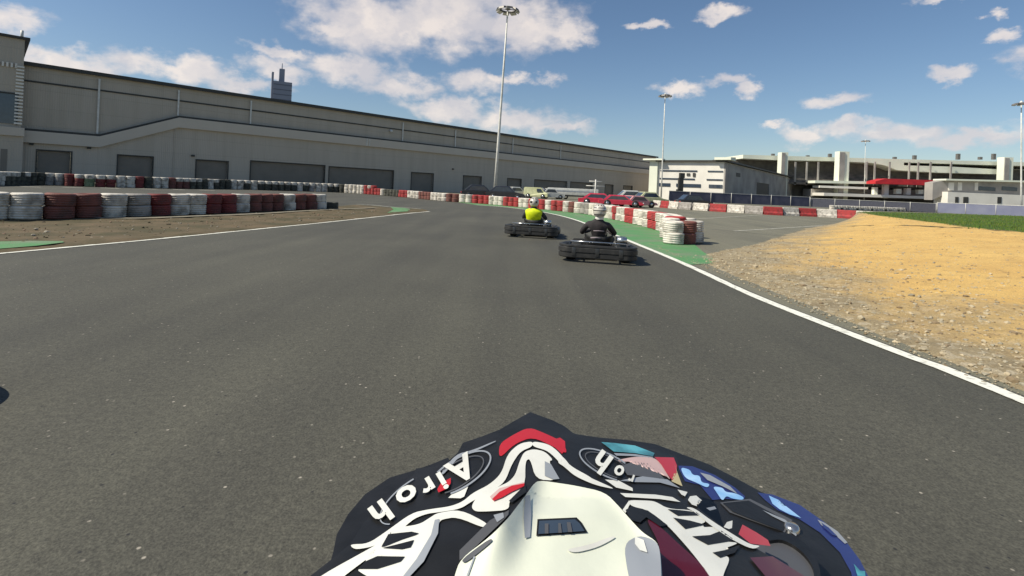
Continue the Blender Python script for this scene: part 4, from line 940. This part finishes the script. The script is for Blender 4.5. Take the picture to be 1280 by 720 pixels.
# ------------------------------------------------------------------ motocross helmet in the foreground
HC = Vector((.025, .035, CAMH - .285))
hm = empty('motocross_helmet', HC); tag(hm, 'black and white graphic motocross helmet with red chevron peak, close at the bottom', 'helmet')
def SP(x, y):       # peak surface, height below the lens
    xc = x - .012; return -.138 - 1.5 * xc * xc - .10 * max(0, .20 - y)
def SL(x, y):       # side shell surface
    xc = x - .03; return -.176 - .42 * xc * xc
def SC(x, y):       # raised scoop: a flat-topped ridge that narrows towards the tip
    w = max(0.0, .008 + (.305 - y) * .62); xc = .016 + (.30 - y) * .10; t = max(0, min(1, (w - abs(x - xc)) / .022)); t = t * t * (3 - 2 * t)
    rg = math.exp(-((x - (.004 + (y - .2) * .22)) / .0065) ** 2) * max(0, min(1, (y - .165) / .02)) * max(0, min(1, (.262 - y) / .02))
    fr_ = math.exp(-((x - (.062 + (.2 - y) * .6)) / .007) ** 2) * max(0, min(1, (.235 - y) / .02))
    return SP(x, y) + .0015 + .008 * rg + .004 * fr_ + .0022 * noise.noise(Vector((x * 38, y * 38, 2))) + .013 * t - .004 * max(0, min(1, (.225 - y) / .012))
def on(surf, u, v, off=0.0):
    r = ray(u, v); lo_, hi_ = .05, .9; prev_ = None; y = .08; step = .004
    while y < .9:
        f_ = r.z * y - surf(r.x * y, y) - off
        if f_ < 0: break
        y += step
    a, b_ = y - step, y
    for _ in range(22):
        m_ = (a + b_) / 2
        if r.z * m_ - surf(r.x * m_, m_) - off < 0: b_ = m_
        else: a = m_
    return Vector((r.x * b_, b_, CAMH + r.z * b_))
def smooth_poly(pts, n=4): return [(p.x, p.y) for p in catmull([Vector((a, b_, 0)) for a, b_ in pts], n, True)]
def decal(parts, name, mats, parent, surf, thick=0.0, maxe=7):
    B = bmesh.new(); offs = {}
    for (pts, mi, off, sm_) in parts:
        pp = smooth_poly(pts) if sm_ else pts
        b = bmesh.new()
        try: b.faces.new([b.verts.new((q[0], q[1], 0)) for q in pp])
        except Exception: continue
        bmesh.ops.triangulate(b, faces=b.faces)
        for _ in range(5):
            le = [e_ for e_ in b.edges if e_.calc_length() > maxe]
            if not le: break
            bmesh.ops.subdivide_edges(b, edges=le, cuts=1); bmesh.ops.triangulate(b, faces=b.faces)
        flat_xy = [(v_.co.x, v_.co.y) for v_ in b.verts]
        if b.faces[:][0].calc_center_median() is not None:
            b.normal_update()
            if b.faces[:][0].normal.z > 0: bmesh.ops.reverse_faces(b, faces=b.faces)
        for v_ in b.verts: v_.co = on(surf, v_.co.x, v_.co.y, off) - HC
        b.normal_update(); up = sum((f_.normal.z for f_ in b.faces))
        if up < 0: bmesh.ops.reverse_faces(b, faces=b.faces)
        b.normal_update()
        for f_ in b.faces: f_.material_index = mi; f_.smooth = True
        if thick and (mi, off) == (parts[0][1], parts[0][2]):
            bed = [(e_.verts[0].co.copy(), e_.verts[1].co.copy()) for e_ in b.edges if e_.is_boundary]
            dn = Vector((0, -.15, -1)).normalized() * thick; top = list(b.faces)
            low = [[v_.co + dn for v_ in f_.verts] for f_ in top]
            for (p_, q_) in bed:
                f_ = b.faces.new([b.verts.new(c_) for c_ in (p_, q_, q_ + dn, p_ + dn)]); f_.material_index = mi
            for vs_ in low: f_ = b.faces.new([b.verts.new(c_) for c_ in reversed(vs_)]); f_.material_index = mi
        t_ = bpy.data.meshes.new('t'); b.to_mesh(t_); b.free(); B.from_mesh(t_); bpy.data.meshes.remove(t_)
    me = bpy.data.meshes.new(name); B.to_mesh(me); B.free()
    for m_ in mats: me.materials.append(m_)
    o_ = bpy.data.objects.new(name, me); col.objects.link(o_); o_.parent = parent
    return o_
def chaikin(p, n=2, q=.22):
    for _ in range(n):
        o_ = []
        for i in range(len(p)):
            a, b_ = p[i], p[(i + 1) % len(p)]; o_ += [(a[0] + (b_[0] - a[0]) * q, a[1] + (b_[1] - a[1]) * q), (a[0] + (b_[0] - a[0]) * (1 - q), a[1] + (b_[1] - a[1]) * (1 - q))]
        p = o_
    return p
def l3(*pts): return [(380 + a * .3056, 500 + b_ * .3056) for a, b_ in pts]
def r4(*pts): return [(700 + a * .3125, 500 + b_ * .3125) for a, b_ in pts]
PM = [M[k_] for k_ in ('pk_black', 'pk_white', 'pk_red', 'pk_maroon', 'pk_grey', 'pk_lgrey', 'pk_blue', 'pk_navy', 'pk_teal', 'pk_yel', 'pk_pink', 'pk_plate', 'glass')]
BK, WH, RD, MR, GR, LG, BL_, NV, TL, YL, PK, PL, GL = range(13)
# side shells
SH = [([(560,572),(540,580),(517.5,588),(487,597),(456,618),(435,643),(421,668),(416.5,690),(404,735),(398,790),(560,800),(600,640)], BK, 0, False)]
decal(SH, 'left_shell', PM, hm, SL, .006)
decal([([(690,536),(715.6,542),(750,547),(785,550),(818.8,555),(856,569),(887.5,581),(918.8,597),(950,614),(981,627.5),(1015.6,647),(1044,669),(1068.8,693.8),(1083,716),(1096,760),(1100,800),(800,810),(700,640)], BK, 0, False),
       (r4((470,262),(530,265),(620,300),(700,350),(740,385),(735,402),(660,395),(610,400),(560,340),(500,325)), NV, .0003, False),
       (chaikin(r4((480,268),(520,278),(530,300),(560,302),(565,330),(600,335),(590,352),(545,330),(500,312))), BL_, .0006, False),
       (chaikin(r4((610,345),(650,350),(662,368),(700,372),(735,388),(733,400),(690,395),(665,382),(650,405),(628,372))), BL_, .0006, False),
       (r4((560,290),(600,300),(680,345),(710,375),(650,345),(590,320)), LG, .0009, False),
       (r4((790,370),(850,378),(960,420),(1060,490),(1140,560),(1200,640),(1232,704),(1245,800),(1180,800),(1165,690),(1120,610),(1040,530),(960,478),(870,440),(820,400)), NV, .0003, False),
       (r4((835,382),(875,400),(870,412),(905,425),(965,472),(920,458),(880,438),(850,415)), BL_, .0006, False),
       (r4((1175,655),(1200,682),(1220,685),(1222,704),(1190,704)), TL, .0006, False),
       (r4((1030,478),(1060,492),(1110,525),(1150,570),(1140,575),(1090,530),(1045,500)), LG, .0006, False),
       (r4((1045,490),(1075,510),(1110,545),(1090,540),(1055,510)), NV, .0009, False),
       (r4((640,410),(760,395),(930,480),(900,530),(760,480),(680,450)), GR, .0005, False),
       (r4((650,412),(755,402),(910,485),(890,524),(760,474),(690,446)), BK, .0009, False),
       (r4((930,500),(950,512),(945,545),(925,530)), LG, .0006, False),  # light grey spot paints a glint near the screw
       (r4((810,440),(900,478),(920,495),(905,492),(850,465)), LG, .0013, False)], 'right_shell', PM, hm, SL, .006)
# round hub behind the peak
decal([(r4((640,740),(700,640),(790,582),(890,560),(970,600),(1020,680),(1030,760)), GR, .012, True)], 'pivot_cover', PM, hm, SL, .012)
decal([(r4((820,545),(900,530),(980,575),(1035,660),(1040,740),(1020,740),(1010,665),(960,600),(890,560),(830,562)), BK, .0135, True)], 'pivot_rim', PM, hm, SL, .006)
# peak base
PK_OUT = [(662.7,515),(643,526),(624.5,537),(601,546),(578.6,553.5),(572,566),(556,580),(546,583),(520,585.5),(517,594),(505,602),(484,621),(466,640),(453,656),(438,680),(416,698),(389,719),(350,760),(340,800),(1050,810),(1030,760),(1000,718),(965,697),(943,684),(905,660),(875,637),(862,620),(853,607),(846,572),(832,566),(790,556),(760,549),(735,548),(716,541),(706,533),(690,525)]
D = [(PK_OUT, BK, 0, False)]
def W_(p, mi=WH, lv=1, sm_=False): D.append((chaikin(p) if len(p) > 8 else p, mi, .00028 * lv, sm_))
W_(l3((798,180),(850,145),(920,110),(990,138),(1062,172),(1078,222),(1030,196),(935,150),(860,180),(798,242)), RD, 1)
W_(l3((935,168),(880,178),(832,222),(808,300),(760,345),(690,380),(650,415),(600,435),(510,447),(440,462),(340,535),(262,588),(190,590),(195,603),(215,611),(270,602),(300,590),(60,722),(30,760),(110,770),(160,722),(345,585),(440,490),(500,465),(560,458),(640,445),(690,412),(770,372),(822,335),(850,262),(885,210),(935,190)), WH, 2)
W_(l3((935,168),(1000,180),(1042,212),(1085,268),(1178,318),(1180,330),(1070,282),(1020,228),(990,205),(935,190)), WH, 2)
W_(r4((-2,218),(20,235),(50,275),(115,308),(205,348),(215,356),(140,340),(60,305),(15,265),(-10,250)), WH, 2)
W_(l3((938,200),(900,212),(882,250),(865,305),(838,335),(800,352),(725,392),(700,405),(684,438),(700,456),(745,456),(838,450),(840,410),(905,350),(905,250),(925,238),(948,325),(1040,330),(1000,250),(1020,245),(985,210)), WH, 2)
W_(l3((838,412),(880,370),(905,345),(910,375),(850,420)), BK, 3)
W_(l3((770,405),(800,375),(850,350),(902,340),(900,352),(850,375),(810,398),(775,412)), RD, 4)
W_(l3((760,395),(800,360),(900,335),(902,341),(850,351),(800,376),(768,406)), PK, 3)
W_(l3((985,250),(1010,262),(1045,322),(1020,325),(985,310)), LG, 3)
W_(l3((520,478),(545,462),(640,447),(758,508),(742,526),(625,478),(565,488),(553,500),(545,545),(485,660),(420,730),(330,760),(220,700),(225,690),(320,690),(400,660),(440,640),(430,638),(300,632),(270,640),(252,658),(250,645),(300,600),(370,545),(350,540),(370,522),(470,510)), WH, 2)
for q in [((345,548),(440,538),(470,545),(455,552),(400,570),(330,598),(316,600)), ((320,605),(400,610),(436,602),(450,572),(400,585)), ((250,660),(300,638),(400,640),(412,640),(395,660),(300,690),(222,690))]: W_(l3(*q), BK, 3)
W_(l3((535,490),(553,486),(548,545),(490,660),(420,735),(390,740),(460,650),(520,550)), LG, 3)
W_(l3((590,400),(605,385),(660,352),(672,352),(655,395),(640,402)), WH, 2)
W_(l3((636,615),(760,492),(838,450),(836,468),(815,492),(660,640),(636,655)), GR, 3)
W_(l3((676,640),(805,520),(818,515),(812,532),(692,660),(688,678),(678,675)), BK, 3)
W_(l3((775,470),(815,460),(818,480),(790,500)), LG, 4)
# rings of the badge, drawn as slim bands
def ring(cx, cy, a, b_, rot, w, mi, lv, t0=0, t1=360, f=l3):
    o_, i_ = [], []
    for k_ in range(33):
        t = R(t0 + (t1 - t0) * k_ / 32); c_, s_ = math.cos(R(rot)), math.sin(R(rot))
        for lst, dd in ((o_, 0), (i_, w)): x_, y_ = (a - dd) * math.cos(t), (b_ - dd) * math.sin(t); lst.append((cx + x_ * c_ - y_ * s_, cy + x_ * s_ + y_ * c_))
    for k_ in range(32): W_(f(o_[k_], o_[k_ + 1], i_[k_ + 1], i_[k_]), mi, lv)
ring(635, 300, 150, 62, -32, 7, LG, 3, -120, 120); ring(625, 306, 128, 50, -32, 5, GR, 3, -110, 130)
ring(440, 400, 160, 62, -38, 5, LG, 3, 150, 290)
ring(190, 260, 125, 46, 26, 6, LG, 3, 60, 300, r4); ring(195, 262, 105, 36, 26, 4, GR, 3, 60, 300, r4)
W_(l3((620,222),(690,205),(785,165),(785,170),(692,213),(640,225),(575,300),(562,306),(560,300)), LG, 3)
W_(l3((545,365),(560,340),(600,318),(600,340),(585,362),(550,378)), RD, 4)
# right half
W_(r4((0,150),(20,165),(22,200),(8,215),(-20,190),(-30,160)), RD, 1)
W_(r4((165,168),(220,172),(300,182),(378,212),(372,226),(300,212),(215,206)), TL, 2)
W_(r4((215,212),(300,216),(372,228),(372,233),(290,224),(225,222)), LG, 2)
W_(r4((228,240),(300,226),(375,230),(400,250),(420,282),(445,322),(420,300),(385,262),(340,242),(235,248)), PK, 2)
W_(r4((378,228),(455,230),(468,262),(466,292),(450,322),(425,290),(405,258)), RD, 3)
W_(r4((458,258),(490,345),(446,325),(456,295),(468,290)), YL, 3)
W_(r4((242,262),(300,246),(350,254),(395,290),(420,318),(340,306),(270,300)), GR, 2)
W_(r4((180,318),(235,322),(290,352),(292,364),(225,350)), WH, 2)
W_(r4((240,322),(330,305),(430,318),(480,352),(400,330),(300,328)), LG, 2)
W_(r4((240,372),(380,378),(450,388),(482,408),(400,396),(262,388)), WH, 2)
W_(r4((250,440),(276,402),(284,408),(262,452)), WH, 2)
W_(r4((268,400),(352,402),(382,406),(432,435),(530,440),(560,462),(590,492),(505,498),(500,515),(620,505),(640,520),(535,545),(560,560),(700,568),(712,575),(612,608),(640,622),(684,628),(650,704),(640,790),(640,800),(600,704),(520,600),(430,500),(352,440),(285,425)), WH, 2)
for q in [((430,436),(470,462),(560,460),(545,448),(480,440)), ((452,470),(500,515),(580,498),(520,482)), ((528,545),(600,540),(645,522),(700,560),(590,578)), ((610,610),(640,630),(700,610),(720,580),(660,600))]: W_(r4(*q), BK, 3)
W_(r4((500,428),(535,430),(600,478),(680,530),(760,578),(805,583),(770,598),(690,560),(600,500),(540,448)), WH, 3)
W_(r4((340,468),(400,505),(480,580),(560,650),(600,704),(640,800),(430,800),(405,700),(400,600),(390,560)), MR, 2)
W_(r4((262,440),(285,425),(352,442),(430,500),(400,505),(345,468),(320,490),(285,480)), BK, 3)
W_(r4((730,498),(790,532),(832,560),(842,584),(762,574),(714,536)), RD, 3)
W_(r4((668,488),(690,482),(688,512),(676,516),(655,508)), WH, 3)
W_(r4((520,385),(545,382),(568,402),(545,410),(548,425),(528,418),(512,400)), WH, 3)
W_(r4((470,358),(510,368),(500,385),(486,378)), WH, 3)
W_(r4((585,432),(618,425),(626,435),(600,442)), LG, 3)
W_(r4((760,630),(850,625),(980,705),(1000,800),(900,800)), MR, 3)
pk = decal(D, 'peak', PM, hm, SP, 0)
decal([(PK_OUT, BK, -.0015, False)], 'peak_underside', [M['rubber']], pk, SP, .003)
# raised centre scoop
PLATE = l3((975,330),(945,335),(905,392),(860,450),(838,480),(760,560),(640,650),(615,720),(600,800)) + [(560,800),(835,800)] + r4((412,760),(404,620),(390,568),(330,530),(285,482),(240,430),(180,368),(60,342),(-20,330))
PLATE = chaikin(PLATE, 2)
decal([(PLATE, PL, 0.0, False), (l3((955,487),(1115,480),(1135,500),(1160,542),(950,556)), BK, .0004, False), (l3((962,494),(1108,488),(1128,505),(1148,536),(958,548)), GL, .0008, False),
       (l3((985,505),(1000,505),(1000,546),(985,546)), GR, .0012, False), (l3((1040,503),(1050,503),(1055,543),(1040,543)), GR, .0012, False), (l3((1075,500),(1090,500),(1098,540),(1080,540)), GR, .0012, False),
       (chaikin(r4((255,575),(315,540),(380,560),(402,600),(408,800),(300,800),(270,690))), LG, .0006, False), (r4((300,545),(335,560),(350,610),(320,600),(300,575)), WH, .0010, False),
       (l3((905,392),(925,388),(930,470),(925,560),(903,565),(898,480)), LG, .0005, False), (chaikin(r4((20,598),(120,578),(205,545),(228,548),(150,590),(60,612))), WH, .0005, False), (chaikin(l3((640,655),(760,565),(775,575),(660,668))), GR, .0006, False), (l3((700,640),(640,800),(634,800),(694,640)), LG, .0006, False)], 'centre_scoop', PM, pk, SC, .005, maxe=5)  # light grey strip paints the shade of the scoop's left facet
c_ = on(SL, 990, 660, .001) - HC; MB().lathe([(.0001, .0022), (.0030, .0019), (.0040, .0008), (.0042, -.002)], c_, 16).build('screw', M['chrome'], hm)
# lettering, bent over the peak
def letters(txt, pos, f, name):
    for (ch, cx, cy, dx, dy, hgt, sx) in pos:
        cu = bpy.data.curves.new('t', 'FONT'); cu.body = ch; cu.size = 1; cu.align_x = 'CENTER'; cu.resolution_u = 3; cu.offset = 0.03
        to = bpy.data.objects.new('t', cu); col.objects.link(to); dg = bpy.context.evaluated_depsgraph_get(); me = bpy.data.meshes.new_from_object(to.evaluated_get(dg))
        bpy.data.objects.remove(to); ln = math.hypot(dx, dy); dx, dy = dx / ln, dy / ln; ux, uy = dy, -dx
        b = bmesh.new(); b.from_mesh(me); bpy.data.meshes.remove(me)
        zs = [v_.co.y for v_ in b.verts]; mid_ = .35
        for v_ in b.verts:
            a = v_.co.x * hgt * sx; c_ = (v_.co.y - mid_) * hgt; q = f((cx + dx * a + ux * c_, cy + dy * a + uy * c_))[0]
            v_.co = on(SP, q[0], q[1], .0013) - HC
        b.normal_update()
        if sum(f_.normal.z for f_ in b.faces) < 0: bmesh.ops.reverse_faces(b, faces=b.faces)
        me = bpy.data.meshes.new(name); b.to_mesh(me); b.free(); me.materials.append(M['pk_white']); o_ = bpy.data.objects.new(name, me); col.objects.link(o_); o_.parent = pk
letters('', [('A', 645, 283, -330, 200, 135, 1.15), ('i', 568, 332, -330, 195, 108, 1.3), ('r', 512, 356, -330, 200, 105, 1.35), ('o', 425, 395, -330, 215, 115, 1.45), ('h', 316, 462, -330, 240, 125, 1.35)], l3, 'letter')
letters('', [('h', 165, 250, -260, -190, 120, 1.1), ('o', 232, 290, -260, -150, 80, .9), ('r', 285, 318, -260, -90, 55, 1.0)], r4, 'letter')
# the rest of the shell, chin bar, behind and below the lens
n = 28; vs = []; fs = []
for i in range(15):
    a = math.pi * .80 * i / 14 + .001
    for k_ in range(n): t = 2 * math.pi * k_ / n; vs.append((.118 * math.sin(a) * math.cos(t), .140 * math.sin(a) * math.sin(t), .130 * math.cos(a)))
for i in range(14):
    for k_ in range(n): fs.append((i * n + k_, (i + 1) * n + k_, (i + 1) * n + (k_ + 1) % n, i * n + (k_ + 1) % n))
MB().add(vs, fs, 0, True).build('shell', M['pk_black'], hm)
MB().tube(catmull([(-.11, .02, -.09), (-.10, .13, -.11), (0, .20, -.12), (.10, .13, -.11), (.11, .02, -.09)], 6), .032, 12).build('chin_bar', M['pk_black'], hm)
